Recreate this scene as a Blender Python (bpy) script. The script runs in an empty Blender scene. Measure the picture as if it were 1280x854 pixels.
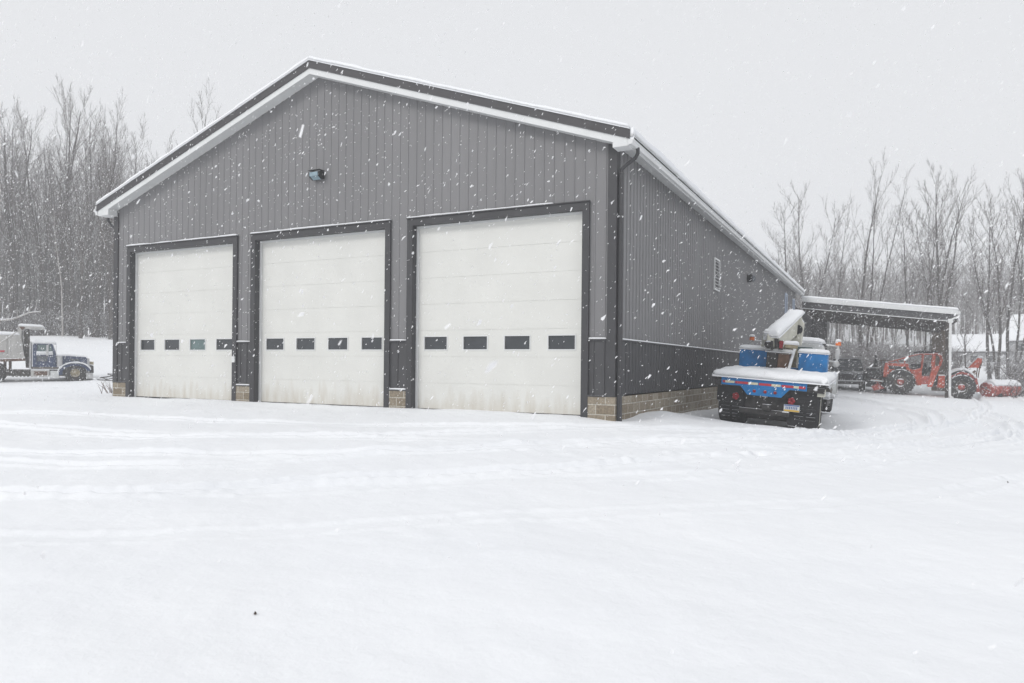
import bpy, math, random
import numpy as np
from mathutils import Vector, Matrix, noise as mnoise
PI=math.pi
random.seed(7); np.random.seed(7)
C=bpy.context.scene.collection
SC=bpy.context.scene
# ------------------------------------------------------------------ camera
CAM=Vector((4.837,-13.907,1.013)); YAW=-0.4727; ROLL=0.0098; FPX=918.26
cd=bpy.data.cameras.new('camera'); cam=bpy.data.objects.new('camera',cd); C.objects.link(cam)
cd.sensor_width=36; cd.lens=FPX*36/1280; cd.shift_y=29.87/1280; cd.clip_end=3000; cd.clip_start=.05
cd.dof.use_dof=True; cd.dof.focus_distance=19; cd.dof.aperture_fstop=2.8
Fv=Vector((math.sin(YAW),math.cos(YAW),0)); rv=Vector((math.cos(YAW),-math.sin(YAW),0)); uv_=Vector((0,0,1))
R2=rv*math.cos(ROLL)+uv_*math.sin(ROLL); U2=-rv*math.sin(ROLL)+uv_*math.cos(ROLL)
m=Matrix((R2,U2,-Fv)).transposed().to_4x4(); m.translation=CAM
cam.matrix_world=m; SC.camera=cam
# ------------------------------------------------------------------ world, sun, exposure
w=bpy.data.worlds.new('World'); SC.world=w; w.use_nodes=True
nt=w.node_tree; N=nt.nodes; L=nt.links; N.clear()
SUN_EL=math.radians(36); SUN_AZ=math.radians(205)    # azimuth measured clockwise from +Y
out=N.new('ShaderNodeOutputWorld'); bg=N.new('ShaderNodeBackground')
sky=N.new('ShaderNodeTexSky'); sky.sky_type='NISHITA'; sky.sun_disc=False
sky.sun_elevation=SUN_EL; sky.sun_rotation=SUN_AZ; sky.dust_density=4; sky.air_density=1
hs=N.new('ShaderNodeHueSaturation'); hs.inputs['Saturation'].default_value=.12
mx=N.new('ShaderNodeMix'); mx.data_type='RGBA'; mx.inputs[0].default_value=.9
L.new(sky.outputs[0],hs.inputs['Color']); L.new(hs.outputs[0],mx.inputs[6])
mx.inputs[7].default_value=(6.72,6.82,7.02,1)      # the even white of the cloud deck
L.new(mx.outputs[2],bg.inputs[0]); bg.inputs[1].default_value=.105
L.new(bg.outputs[0],out.inputs[0])
sd=bpy.data.lights.new('sun','SUN'); sun=bpy.data.objects.new('sun',sd); C.objects.link(sun)
sd.energy=1.15; sd.angle=math.radians(18); sd.color=(1,.98,.95)
sdir=Vector((math.sin(SUN_AZ)*math.cos(SUN_EL),math.cos(SUN_AZ)*math.cos(SUN_EL),math.sin(SUN_EL)))
sun.rotation_euler=sdir.to_track_quat('Z','Y').to_euler()
SC.view_settings.view_transform='Standard'; SC.view_settings.look='None'
SC.view_settings.exposure=.24; SC.view_settings.gamma=1
SC.cycles.volume_bounces=2; SC.cycles.max_bounces=8
SC.render.resolution_x=1024; SC.render.resolution_y=683

# ------------------------------------------------------------------ materials
def lin(c): return tuple((x/255/12.92 if x/255<=.04045 else ((x/255+.055)/1.055)**2.4) for x in c)
def newmat(n):
    m=bpy.data.materials.new(n); m.use_nodes=True; t=m.node_tree; b=t.nodes['Principled BSDF']; return m,t,b
def mat(n,col,rough=.6,var=.15,scale=3.,metal=0.,bump=0.,bscale=60.,snow=0.,snow_lo=.45,spec=.3,streak=False,coords='Object'):
    """plain painted/metal surface: noise-varied colour, optional bump, optional dusting of snow on faces that look up"""
    m,t,b=newmat(n); N=t.nodes; L=t.links
    tc=N.new('ShaderNodeTexCoord'); mp=N.new('ShaderNodeMapping'); L.new(tc.outputs[coords],mp.inputs[0])
    if streak: mp.inputs['Scale'].default_value=(1,1,.12)
    no=N.new('ShaderNodeTexNoise'); no.inputs['Scale'].default_value=scale; no.inputs['Detail'].default_value=6
    L.new(mp.outputs[0],no.inputs['Vector'])
    rp=N.new('ShaderNodeMapRange'); rp.inputs[1].default_value=.3; rp.inputs[2].default_value=.7
    rp.inputs[3].default_value=1-var; rp.inputs[4].default_value=1+var
    L.new(no.outputs[0],rp.inputs[0])
    mu=N.new('ShaderNodeMix'); mu.data_type='RGBA'; mu.blend_type='MULTIPLY'; mu.inputs[0].default_value=1
    mu.inputs[6].default_value=(*col,1); L.new(rp.outputs[0],mu.inputs[7]); src=mu.outputs[2]
    if snow>0:
        ge=N.new('ShaderNodeNewGeometry'); sx=N.new('ShaderNodeSeparateXYZ'); L.new(ge.outputs['Normal'],sx.inputs[0])
        n2=N.new('ShaderNodeTexNoise'); n2.inputs['Scale'].default_value=9; n2.inputs['Detail'].default_value=4; L.new(tc.outputs['Object'],n2.inputs['Vector'])
        ad=N.new('ShaderNodeMath'); ad.operation='MULTIPLY_ADD'; L.new(n2.outputs[0],ad.inputs[0]); ad.inputs[1].default_value=.9; L.new(sx.outputs[2],ad.inputs[2])
        r2=N.new('ShaderNodeMapRange'); r2.inputs[1].default_value=snow_lo+.45; r2.inputs[2].default_value=snow_lo+.6; r2.inputs[4].default_value=snow
        L.new(ad.outputs[0],r2.inputs[0])
        m2=N.new('ShaderNodeMix'); m2.data_type='RGBA'; L.new(r2.outputs[0],m2.inputs[0]); L.new(src,m2.inputs[6]); m2.inputs[7].default_value=(.82,.84,.88,1); src=m2.outputs[2]
    L.new(src,b.inputs['Base Color']); b.inputs['Roughness'].default_value=rough; b.inputs['Metallic'].default_value=metal
    b.inputs['Specular IOR Level'].default_value=spec
    if bump>0:
        n3=N.new('ShaderNodeTexNoise'); n3.inputs['Scale'].default_value=bscale; n3.inputs['Detail'].default_value=5; L.new(tc.outputs['Object'],n3.inputs['Vector'])
        bp=N.new('ShaderNodeBump'); bp.inputs['Strength'].default_value=bump; bp.inputs['Distance'].default_value=.01; L.new(n3.outputs[0],bp.inputs['Height']); L.new(bp.outputs[0],b.inputs['Normal'])
    return m
def snowmat(n,ground=False):
    m,t,b=newmat(n); N=t.nodes; L=t.links
    tc=N.new('ShaderNodeTexCoord')
    no=N.new('ShaderNodeTexNoise'); no.inputs['Scale'].default_value=.35; no.inputs['Detail'].default_value=5; L.new(tc.outputs['Object'],no.inputs['Vector'])
    cr=N.new('ShaderNodeMix'); cr.data_type='RGBA'; L.new(no.outputs[0],cr.inputs[0])
    cr.inputs[6].default_value=(.82,.838,.868,1); cr.inputs[7].default_value=(.885,.895,.91,1)
    L.new(cr.outputs[2],b.inputs['Base Color']); b.inputs['Roughness'].default_value=.85; b.inputs['Specular IOR Level'].default_value=.15
    n1=N.new('ShaderNodeTexNoise'); n1.inputs['Scale'].default_value=14; n1.inputs['Detail'].default_value=8; n1.inputs['Roughness'].default_value=.65; L.new(tc.outputs['Object'],n1.inputs['Vector'])
    n2=N.new('ShaderNodeTexNoise'); n2.inputs['Scale'].default_value=2.2; n2.inputs['Detail'].default_value=4; L.new(tc.outputs['Object'],n2.inputs['Vector'])
    ad=N.new('ShaderNodeMath'); ad.operation='MULTIPLY_ADD'; L.new(n2.outputs[0],ad.inputs[0]); ad.inputs[1].default_value=3.; L.new(n1.outputs[0],ad.inputs[2])
    bp=N.new('ShaderNodeBump'); bp.inputs['Strength'].default_value=.55; bp.inputs['Distance'].default_value=.016; L.new(ad.outputs[0],bp.inputs['Height']); L.new(bp.outputs[0],b.inputs['Normal'])
    return m
M={}
M['snow']=snowmat('snow')
M['siding']=mat('grey_siding',(.193,.191,.196),.45,.07,.7,bump=.05,streak=True)
M['charcoal']=mat('charcoal_metal',(.062,.062,.066),.5,.1,1.5,snow=.0)
M['trim']=mat('charcoal_trim',(.050,.050,.054),.5,.1,2,snow=.9,snow_lo=.6)
M['white']=mat('white_trim',(.68,.69,.69),.5,.04,2)
M['door']=mat('door_white',(.67,.67,.64),.5,.035,1.2,bump=.15,bscale=120)
def dirty_door():
    m=M['door']; t=m.node_tree; N=t.nodes; L=t.links; b=N['Principled BSDF']; src=b.inputs['Base Color'].links[0].from_socket
    tc=N.new('ShaderNodeTexCoord'); sp=N.new('ShaderNodeSeparateXYZ'); L.new(tc.outputs['Object'],sp.inputs[0])
    mp=N.new('ShaderNodeMapping'); mp.inputs['Scale'].default_value=(3.5,3.5,.7); L.new(tc.outputs['Object'],mp.inputs[0])
    no=N.new('ShaderNodeTexNoise'); no.inputs['Scale'].default_value=1.6; no.inputs['Detail'].default_value=7; L.new(mp.outputs[0],no.inputs['Vector'])
    a=N.new('ShaderNodeMath'); a.operation='MULTIPLY_ADD'; L.new(no.outputs[0],a.inputs[0]); a.inputs[1].default_value=-1.5; L.new(sp.outputs[2],a.inputs[2])
    r=N.new('ShaderNodeMapRange'); r.inputs[1].default_value=-.95; r.inputs[2].default_value=-.32; r.inputs[3].default_value=.45; r.inputs[4].default_value=0; L.new(a.outputs[0],r.inputs[0])
    x=N.new('ShaderNodeMix'); x.data_type='RGBA'; L.new(r.outputs[0],x.inputs[0]); L.new(src,x.inputs[6]); x.inputs[7].default_value=(.36,.29,.19,1); L.new(x.outputs[2],b.inputs['Base Color'])
dirty_door()
M['glass']=mat('dark_glass',(.035,.04,.047),.12,.2,2,spec=.6)
M['greenglass']=mat('green_glass',(.10,.15,.15),.12,.2,2,spec=.6)
M['blueglass']=mat('lamp_glass',(.24,.33,.38),.15,.15,8,spec=.6)
M['roof']=mat('charcoal_roof',(.058,.056,.06),.5,.1,2)
M['black']=mat('black_rubber',(.018,.018,.02),.7,.3,8,bump=.4,bscale=40,snow=.75,snow_lo=.72)
M['tyre']=mat('tyre_rubber',(.035,.034,.034),.8,.35,9,bump=.6,bscale=30,snow=.9,snow_lo=.45)
M['flap']=mat('mudflap_black',(.014,.014,.016),.55,.4,6,bump=.3,bscale=25,snow=.3,snow_lo=.8)
M['blue']=mat('blue_paint',(.004,.16,.42),.45,.25,5,snow=.9,snow_lo=.5,bump=.05)
M['navy']=mat('navy_paint',(.028,.05,.115),.35,.2,4,snow=.8,snow_lo=.38)
M['truckwhite']=mat('white_paint',(.66,.67,.66),.4,.08,5,snow=1.,snow_lo=.5)
M['boom']=mat('cream_boom_paint',(.52,.51,.44),.5,.16,5,bump=.1,snow=1,snow_lo=.3)
M['tan']=mat('tan_steel',(.33,.28,.185),.6,.3,6,bump=.3,snow=.6,snow_lo=.5)
M['rust']=mat('rusty_steel',(.12,.068,.045),.8,.45,7,bump=.5,snow=.8,snow_lo=.5)
M['darksteel']=mat('dark_steel',(.035,.033,.033),.6,.5,7,bump=.4,snow=.8,snow_lo=.45)
M['grimy']=mat('grimy_steel',(.10,.09,.08),.7,.4,8,bump=.4,snow=.95,snow_lo=.42)
M['bedside']=mat('dump_body_paint',(.50,.49,.47),.55,.12,2.5,streak=True,bump=.1,snow=.9,snow_lo=.5)
M['chrome']=mat('dull_chrome',(.5,.5,.5),.35,.2,5,metal=.5,snow=.8,snow_lo=.4)
M['orange']=mat('red_orange_paint',(.46,.08,.045),.6,.42,5,bump=.2,snow=.95,snow_lo=.42)
M['redtank']=mat('weathered_red_paint',(.38,.07,.055),.6,.42,6,bump=.2,snow=.9,snow_lo=.4)
M['amber']=mat('amber_lens',(.75,.17,.03),.3,.1,5,snow=1,snow_lo=.3)
M['redlens']=mat('red_lens',(.26,.012,.02),.3,.2,9,snow=.5,snow_lo=.6)
M['reflred']=mat('reflective_red',(.45,.03,.05),.4,.15,12)
M['reflwhite']=mat('reflective_cream',(.62,.58,.42),.4,.12,12)
M['plate_w']=mat('plate_white',(.6,.62,.62),.4,.05,10)
M['plate_b']=mat('plate_blue',(.06,.12,.32),.4,.05,10)
M['plate_y']=mat('plate_yellow',(.62,.40,.06),.4,.05,10)
M['wood']=mat('brown_boards',(.13,.095,.07),.8,.35,3,bump=.5,streak=True)
M['darkwood']=mat('dark_timber',(.045,.036,.031),.85,.35,4,bump=.4)
M['darkblue']=mat('dark_slate_paint',(.018,.021,.028),.35,.3,3,snow=.6,snow_lo=.7)
M['frost']=mat('frosted_glass',(.09,.10,.115),.4,.25,5)
M['windowframe']=mat('pale_blue_frame',(.48,.55,.68),.5,.05,4)
M['housewall']=mat('pale_siding',(.36,.36,.37),.7,.08,1)
M['housewhite']=mat('white_siding',(.66,.67,.68),.7,.05,1)
M['leaf']=mat('dead_leaf',(.05,.035,.025),.8,.2,9)
def blockmat():
    m,t,b=newmat('tan_block'); N=t.nodes; L=t.links
    tc=N.new('ShaderNodeTexCoord'); sp=N.new('ShaderNodeSeparateXYZ'); L.new(tc.outputs['Object'],sp.inputs[0])
    s=N.new('ShaderNodeMath'); s.operation='ADD'; L.new(sp.outputs[0],s.inputs[0]); L.new(sp.outputs[1],s.inputs[1])
    z=N.new('ShaderNodeMath'); z.operation='ADD'; L.new(sp.outputs[2],z.inputs[0]); z.inputs[1].default_value=.155
    cb=N.new('ShaderNodeCombineXYZ'); L.new(s.outputs[0],cb.inputs[0]); L.new(z.outputs[0],cb.inputs[1])
    br=N.new('ShaderNodeTexBrick'); L.new(cb.outputs[0],br.inputs['Vector']); br.inputs['Scale'].default_value=1
    br.inputs['Brick Width'].default_value=.406; br.inputs['Row Height'].default_value=.2; br.inputs['Mortar Size'].default_value=.012; br.inputs['Mortar Smooth'].default_value=.3
    br.inputs['Color1'].default_value=(.21,.17,.12,1); br.inputs['Color2'].default_value=(.32,.28,.22,1); br.inputs['Mortar'].default_value=(.50,.47,.41,1)
    no=N.new('ShaderNodeTexNoise'); no.inputs['Scale'].default_value=22; no.inputs['Detail'].default_value=7; L.new(tc.outputs['Object'],no.inputs['Vector'])
    rp=N.new('ShaderNodeMapRange'); rp.inputs[1].default_value=.3; rp.inputs[2].default_value=.7; rp.inputs[3].default_value=.7; rp.inputs[4].default_value=1.25; L.new(no.outputs[0],rp.inputs[0])
    mu=N.new('ShaderNodeMix'); mu.data_type='RGBA'; mu.blend_type='MULTIPLY'; mu.inputs[0].default_value=1; L.new(br.outputs[0],mu.inputs[6]); L.new(rp.outputs[0],mu.inputs[7])
    L.new(mu.outputs[2],b.inputs['Base Color']); b.inputs['Roughness'].default_value=.9
    bp=N.new('ShaderNodeBump'); bp.inputs['Strength'].default_value=.8; bp.inputs['Distance'].default_value=.02
    mm=N.new('ShaderNodeMath'); mm.operation='MULTIPLY_ADD'; L.new(br.outputs['Fac'],mm.inputs[0]); mm.inputs[1].default_value=-1; L.new(no.outputs[0],mm.inputs[2])
    L.new(mm.outputs[0],bp.inputs['Height']); L.new(bp.outputs[0],b.inputs['Normal'])
    return m
M['block']=blockmat()
def barkmat(n,col,col2):
    m,t,b=newmat(n); N=t.nodes; L=t.links
    tc=N.new('ShaderNodeTexCoord'); mp=N.new('ShaderNodeMapping'); mp.inputs['Scale'].default_value=(1,1,.25); L.new(tc.outputs['Object'],mp.inputs[0])
    no=N.new('ShaderNodeTexNoise'); no.inputs['Scale'].default_value=5; no.inputs['Detail'].default_value=5; L.new(mp.outputs[0],no.inputs['Vector'])
    c=N.new('ShaderNodeMix'); c.data_type='RGBA'; L.new(no.outputs[0],c.inputs[0]); c.inputs[6].default_value=(*col,1); c.inputs[7].default_value=(*col2,1)
    # wind-driven snow clings to the upper side and to patches of the windward bark
    ge=N.new('ShaderNodeNewGeometry'); dt=N.new('ShaderNodeVectorMath'); dt.operation='DOT_PRODUCT'; L.new(ge.outputs['Normal'],dt.inputs[0]); dt.inputs[1].default_value=(.22,-.18,.93)
    n2=N.new('ShaderNodeTexNoise'); n2.inputs['Scale'].default_value=2.5; n2.inputs['Detail'].default_value=5; L.new(tc.outputs['Object'],n2.inputs['Vector'])
    ad=N.new('ShaderNodeMath'); ad.operation='MULTIPLY_ADD'; L.new(n2.outputs[0],ad.inputs[0]); ad.inputs[1].default_value=.9; L.new(dt.outputs['Value'],ad.inputs[2])
    r=N.new('ShaderNodeMapRange'); r.inputs[1].default_value=.85; r.inputs[2].default_value=1.05; r.inputs[4].default_value=.8; L.new(ad.outputs[0],r.inputs[0])
    m2=N.new('ShaderNodeMix'); m2.data_type='RGBA'; L.new(r.outputs[0],m2.inputs[0]); L.new(c.outputs[2],m2.inputs[6]); m2.inputs[7].default_value=(.8,.82,.86,1)
    L.new(m2.outputs[2],b.inputs['Base Color']); b.inputs['Roughness'].default_value=.9; b.inputs['Specular IOR Level'].default_value=.1
    return m
M['bark']=barkmat('bark',(.035,.029,.027),(.085,.075,.07))
M['twig']=barkmat('twig',(.058,.043,.038),(.10,.08,.074))
M['pale_bark']=barkmat('pale_bark',(.26,.24,.23),(.5,.48,.46))

# ------------------------------------------------------------------ mesh helpers
class MB:
    def __init__(s): s.v=[]; s.f=[]; s.mi=[]; s.sm=[]; s.cur=0
    def add(s,vs,fs,smooth=False):
        b=len(s.v); s.v+=[tuple(v) for v in vs]
        for f in fs: s.f.append(tuple(b+i for i in f)); s.mi.append(s.cur); s.sm.append(smooth)
        return s
    def box(s,x0,x1,y0,y1,z0,z1,T=None):
        v=[Vector((x,y,z)) for x in(x0,x1) for y in(y0,y1) for z in(z0,z1)]
        if T: v=[T@p for p in v]
        return s.add(v,[(0,1,3,2),(4,6,7,5),(0,4,5,1),(2,3,7,6),(0,2,6,4),(1,5,7,3)])
    def prism(s,pts,a,b,axis=1,smooth=False):
        """closed outline pts (2D), extruded along axis from a to b"""
        def P(p,t):
            if axis==0: return (t,p[0],p[1])
            if axis==1: return (p[0],t,p[1])
            return (p[0],p[1],t)
        n=len(pts); v=[P(p,a) for p in pts]+[P(p,b) for p in pts]
        s.add(v,[tuple(range(n))[::-1],tuple(range(n,2*n))])
        return s.add(v,[(i,(i+1)%n,n+(i+1)%n,n+i) for i in range(n)],smooth)
    def tube(s,pts,r,n=8,cap=True,smooth=True):
        pts=[Vector(p) for p in pts]; k=len(pts)
        rs=r if isinstance(r,(list,tuple)) else [r]*k
        vs=[]; ref=None
        for i,p in enumerate(pts):
            d=(pts[min(i+1,k-1)]-pts[max(i-1,0)])
            d=d.normalized() if d.length>1e-9 else Vector((0,0,1))
            if ref is None: ref=d.orthogonal().normalized()
            a=ref-d*ref.dot(d); a=a.normalized() if a.length>1e-6 else d.orthogonal().normalized(); ref=a
            b=d.cross(a)
            for j in range(n):
                t=2*PI*j/n; vs.append(p+(a*math.cos(t)+b*math.sin(t))*rs[i])
        fs=[(i*n+j,i*n+(j+1)%n,(i+1)*n+(j+1)%n,(i+1)*n+j) for i in range(k-1) for j in range(n)]
        s.add(vs,fs,smooth)
        if cap: s.add(vs[:n],[tuple(range(n))[::-1]]); s.add(vs[-n:],[tuple(range(n))])
        return s
    def lathe(s,prof,c,axis=1,n=28,smooth=True):
        """prof: list of (offset along axis, radius)"""
        vs=[]
        for (t,r) in prof:
            for j in range(n):
                a=2*PI*j/n; u,w_=r*math.cos(a),r*math.sin(a)
                p={0:(t,u,w_),1:(u,t,w_),2:(u,w_,t)}[axis]; vs.append((c[0]+p[0],c[1]+p[1],c[2]+p[2]))
        k=len(prof)
        return s.add(vs,[(i*n+j,i*n+(j+1)%n,(i+1)*n+(j+1)%n,(i+1)*n+j) for i in range(k-1) for j in range(n)],smooth)
    def build(s,name,mats,parent=None,bevel=0,auto=False):
        me=bpy.data.meshes.new(name); me.from_pydata(s.v,[],s.f)
        if not isinstance(mats,(list,tuple)): mats=[mats]
        for m in mats: me.materials.append(m)
        me.polygons.foreach_set('material_index',s.mi); me.polygons.foreach_set('use_smooth',s.sm)
        me.update()
        o=bpy.data.objects.new(name,me); C.objects.link(o)
        if parent: o.parent=parent
        if bevel:
            b=o.modifiers.new('b','BEVEL'); b.width=bevel; b.segments=2; b.limit_method='ANGLE'
        return o
def tag(o,label=None,cat=None,group=None,kind=None):
    if label:o['label']=label
    if cat:o['category']=cat
    if group:o['group']=group
    if kind:o['kind']=kind
    return o
def thing(name,label,cat,loc=(0,0,0),rz=0,group=None):
    o=bpy.data.objects.new(name,None); C.objects.link(o); o.location=loc; o.rotation_euler=(0,0,rz); o.empty_display_size=.3
    return tag(o,label,cat,group)
def pillow(mb,fn,lu,lv,h,er=.12,nu=20,nv=8,amp=.25,up=Vector((0,0,1)),seed=0.,lower=0.0):
    """soft snow cover: fn(u,v) gives the surface it lies on (u,v in 0..1), h thickness, er rounding of the rim"""
    us=[i/nu for i in range(nu+1)]; vs_=[j/nv for j in range(nv+1)]
    e=min(.45,.4*er/max(lu,.01)); e2=min(.45,.4*er/max(lv,.01))
    us=sorted(set([0,e*.4,e]+us[1:-1]+[1-e,1-e*.4,1])); vs_=sorted(set([0,e2*.4,e2]+vs_[1:-1]+[1-e2,1-e2*.4,1]))
    A=[];Bt=[]
    for u in us:
        for v in vs_:
            p=Vector(fn(u,v)); d=min(u*lu,(1-u)*lu,v*lv,(1-v)*lv)
            q=min(d/er,1); k=math.sqrt(max(0,1-(1-q)**2))
            nz=mnoise.noise(Vector((p.x*1.7+seed,p.y*1.7,p.z*1.7)))*.7+mnoise.noise(Vector((p.x*6+seed,p.y*6,p.z*6)))*.3
            A.append(p+up*(h*(.22+.78*k)*(1+amp*nz))); Bt.append(p-up*lower)
    nu_,nv_=len(us),len(vs_); ix=lambda i,j:i*nv_+j
    fs=[(ix(i,j),ix(i+1,j),ix(i+1,j+1),ix(i,j+1)) for i in range(nu_-1) for j in range(nv_-1)]
    n=len(A); rim=[ix(i,0) for i in range(nu_)]+[ix(nu_-1,j) for j in range(1,nv_)]+[ix(i,nv_-1) for i in range(nu_-2,-1,-1)]+[ix(0,j) for j in range(nv_-2,0,-1)]
    fs+= [(rim[k],rim[(k+1)%len(rim)],n+rim[(k+1)%len(rim)],n+rim[k]) for k in range(len(rim))]
    fs+= [tuple(n+i for i in f)[::-1] for f in fs[:(nu_-1)*(nv_-1)]]
    mb.add(A+Bt,fs,True); return mb
def flat(x0,x1,y0,y1,z): return lambda u,v:(x0+(x1-x0)*u,y0+(y1-y0)*v,z)
def cap(x0,x1,y0,y1,z,h,er=.1,nu=14,nv=8,amp=.25,seed=0.,mb=None):
    return pillow(mb or MB(),flat(x0,x1,y0,y1,z),x1-x0,y1-y0,h,er,nu,nv,amp,seed=seed)

# ------------------------------------------------------------------ terrain
CP=[(4.8,-13.9,-.5),(0,-7,-.36),(-8,-7,-.3),(-16,-5,-.22),(8,-6,-.52),(15,-5,-.7),
    (-15.2,-.3,.0),(-10,-.3,.0),(-5,-.3,.0),(-.8,-.3,-.02),(-10,-3,-.16),(-3,-3,-.2),
    (.3,3,-.02),(.2,9,-.27),(1.2,4.2,-.28),(3.4,4.2,-.45),(2.2,10,-.28),(1,20,-.4),(4.5,10,-.45),
    (7,8,-.52),(7.8,32,-.5),(5.4,34.1,-.45),(8.6,34,-.68),(10.5,37.3,-.5),(2.7,34.4,-.34),(12,40,-.55),(4,42,-.3),
    (13.7,69,.05),(14.5,97.8,1.3),(3.4,52.7,.7),(3,69,.8),(20,106,3.4),(10,130,7),(-20,120,7),
    (-34.5,10.9,-.1),(-38,9.1,-.1),(-30,4,-.15),(-41.7,16.2,1.05),(-49.5,21.2,2.3),(-56.2,22.3,3.1),(-71.5,31,3.7),
    (-19.6,2.8,-.12),(-37,14.1,.3),(-25,12,.1),(-25,30,1.5),(-10,60,2.5),(-55,5,.8),(-48,0,0),
    (-150,80,8),(-110,160,10),(0,200,13),(60,200,8),(60,60,0),(60,-60,-1.5),(-60,-60,-1),(-160,-50,1)]
_cp=np.array(CP,float); _S=30.
def _phi(r): return r
_n=len(_cp); _d=np.linalg.norm(_cp[:,None,:2]-_cp[None,:,:2],axis=2)/_S
_A=np.zeros((_n+3,_n+3)); _A[:_n,:_n]=-_phi(_d)-np.eye(_n)*.004; _A[:_n,_n]=1;_A[:_n,_n+1:]=_cp[:,:2]/_S;_A[_n:,:_n]=_A[:_n,_n:].T
_w=np.linalg.solve(_A,np.r_[_cp[:,2],0,0,0])
def gzs(x,y):
    x=np.asarray(x,float); y=np.asarray(y,float); s=x.shape; x=x.ravel(); y=y.ravel(); o=np.zeros(len(x))
    for a in range(0,len(x),20000):
        X,Y=x[a:a+20000],y[a:a+20000]
        d=np.sqrt((X[:,None]-_cp[:,0])**2+(Y[:,None]-_cp[:,1])**2+.6)/_S
        o[a:a+20000]=-d@_w[:_n]+_w[_n]+X/_S*_w[_n+1]+Y/_S*_w[_n+2]
    return o.reshape(s)
def gz(x,y): return float(gzs(np.array([x]),np.array([y]))[0])
def axis(lo,hi,step,far0,far1,g=1.09,lo2=None,hi2=None,s2=.08):
    a=list(np.arange(lo,hi+1e-6,step)); p=a[-1]
    if hi2:
        while p<hi2: p+=s2; a.append(p)
    if lo2 is not None: a=list(np.arange(lo2,lo-1e-6,s2))+a
    s=s2 if hi2 else step
    while p<far1: s*=g; p+=s; a.append(p)
    s=s2 if lo2 is not None else step; p=a[0]; b=[]
    while p>far0: s*=g; p-=s; b.append(p)
    return np.array(b[::-1]+a)
gx=axis(-12,9.5,.04,-700,700,1.07,-22,13); gy=axis(-12.4,8,.04,-500,900,1.07,None,38)
GX,GY=np.meshgrid(gx,gy,indexing='ij'); GZ=gzs(np.clip(GX,-170,90),np.clip(GY,-80,230))
def vnoise(x,y,s,seed):
    """cheap smooth value noise"""
    r=np.random.RandomState(seed).rand(64,64); X=x/s; Y=y/s; i=np.floor(X).astype(int); j=np.floor(Y).astype(int); a=X-i; b=Y-j
    a=a*a*(3-2*a); b=b*b*(3-2*b); f=lambda p,q:r[p%64,q%64]
    return (f(i,j)*(1-a)*(1-b)+f(i+1,j)*a*(1-b)+f(i,j+1)*(1-a)*b+f(i+1,j+1)*a*b)*2-1
near=np.exp(-np.maximum(0,np.hypot(GX,GY)-30)/40)
GZ=GZ+.035*vnoise(GX,GY,2.3,1)*near+.02*vnoise(GX,GY,.9,2)*near+.007*vnoise(GX,GY,.32,3)*near+.004*vnoise(GX,GY,.14,5)*near
# wheel tracks: long passes across the yard, then round behind the parked truck
def smooth(P,k=40):
    P=[np.array(p,float) for p in P]; P=[2*P[0]-P[1]]+P+[2*P[-1]-P[-2]]; o=[]
    for i in range(1,len(P)-2):
        for t in np.linspace(0,1,k,endpoint=False):
            a,b,c,d=P[i-1:i+3]; o.append(.5*((2*b)+(c-a)*t+(2*a-5*b+4*c-d)*t*t+(3*b-a-3*c+d)*t**3))
    return np.array(o)
TR=[ [(-30,-16),(-12,-10.2),(-4.4,-8.9),(-1.65,-6.6),(.12,-4.65),(2.2,-2.1),(3.9,.4),(5.4,3.5),(6.5,6.7),(7.1,10.3),(6.9,17.3),(5.2,22),(3.1,27)],
     [(-32,-11),(-14,-7.6),(-7,-6.6),(-3.4,-5.2),(-.9,-3.3),(1.7,-1),(4.0,2.4),(6.2,6.6),(7.9,12),(9.2,20),(10,30),(11,44),(13,62)],
     [(-20,-19),(-7,-12),(-2.2,-9.9),(1.3,-7.0),(4.2,-4.2),(6.2,-.6),(8.3,4),(10,10),(12,20),(16,40)],
     [(-30,-9),(-14,-5.2),(-7,-4.2),(-3,-3.2),(.3,-1.9),(3,.4),(5,3.2),(6.4,7.4),(6.6,13),(5.8,18)]]
for k,P in enumerate(TR):
    S=smooth(P,16)
    for off in (-.95,.95) if k!=2 else (-.9,.9):
        T=np.gradient(S,axis=0); T/=np.linalg.norm(T,axis=1)[:,None]+1e-9; Q=S+np.c_[-T[:,1],T[:,0]]*off
        wob=.06*np.sin(np.arange(len(Q))*.21+k+off*3); Q=Q+np.c_[-T[:,1],T[:,0]]*wob[:,None]
        msk=(GX>Q[:,0].min()-1)&(GX<Q[:,0].max()+1)&(GY>Q[:,1].min()-1)&(GY<Q[:,1].max()+1)
        px=GX[msk];py=GY[msk];best=np.full(px.shape,9.)
        for a,b in zip(Q[:-1],Q[1:]):
            lo=np.minimum(a,b)-.8;hi=np.maximum(a,b)+.8
            mm=(px>lo[0])&(px<hi[0])&(py>lo[1])&(py<hi[1])
            if not mm.any(): continue
            d=b-a;L2=d@d+1e-9;t=np.clip(((px[mm]-a[0])*d[0]+(py[mm]-a[1])*d[1])/L2,0,1)
            best[mm]=np.minimum(best[mm],np.hypot(px[mm]-a[0]-t*d[0],py[mm]-a[1]-t*d[1]))
        dep=[.06,.055,.028,.045][k]
        am=.55+.45*vnoise(px,py,1.6,11+k)+.8*np.clip((py-1)/4,0,1)
        tread=.5*np.exp(-((best-.05)/.02)**2)
        prof=-dep*np.exp(-(best/.15)**8)*(1-.35*tread)+dep*.9*np.exp(-((best-.22)/.05)**2)
        prof+= .022*np.maximum(vnoise(px,py,.10,23+k)+.1,-.3)*np.exp(-((best-.22)/.12)**2)
        GZ[msk]+=prof*np.clip(am,.1,1.8)
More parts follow.
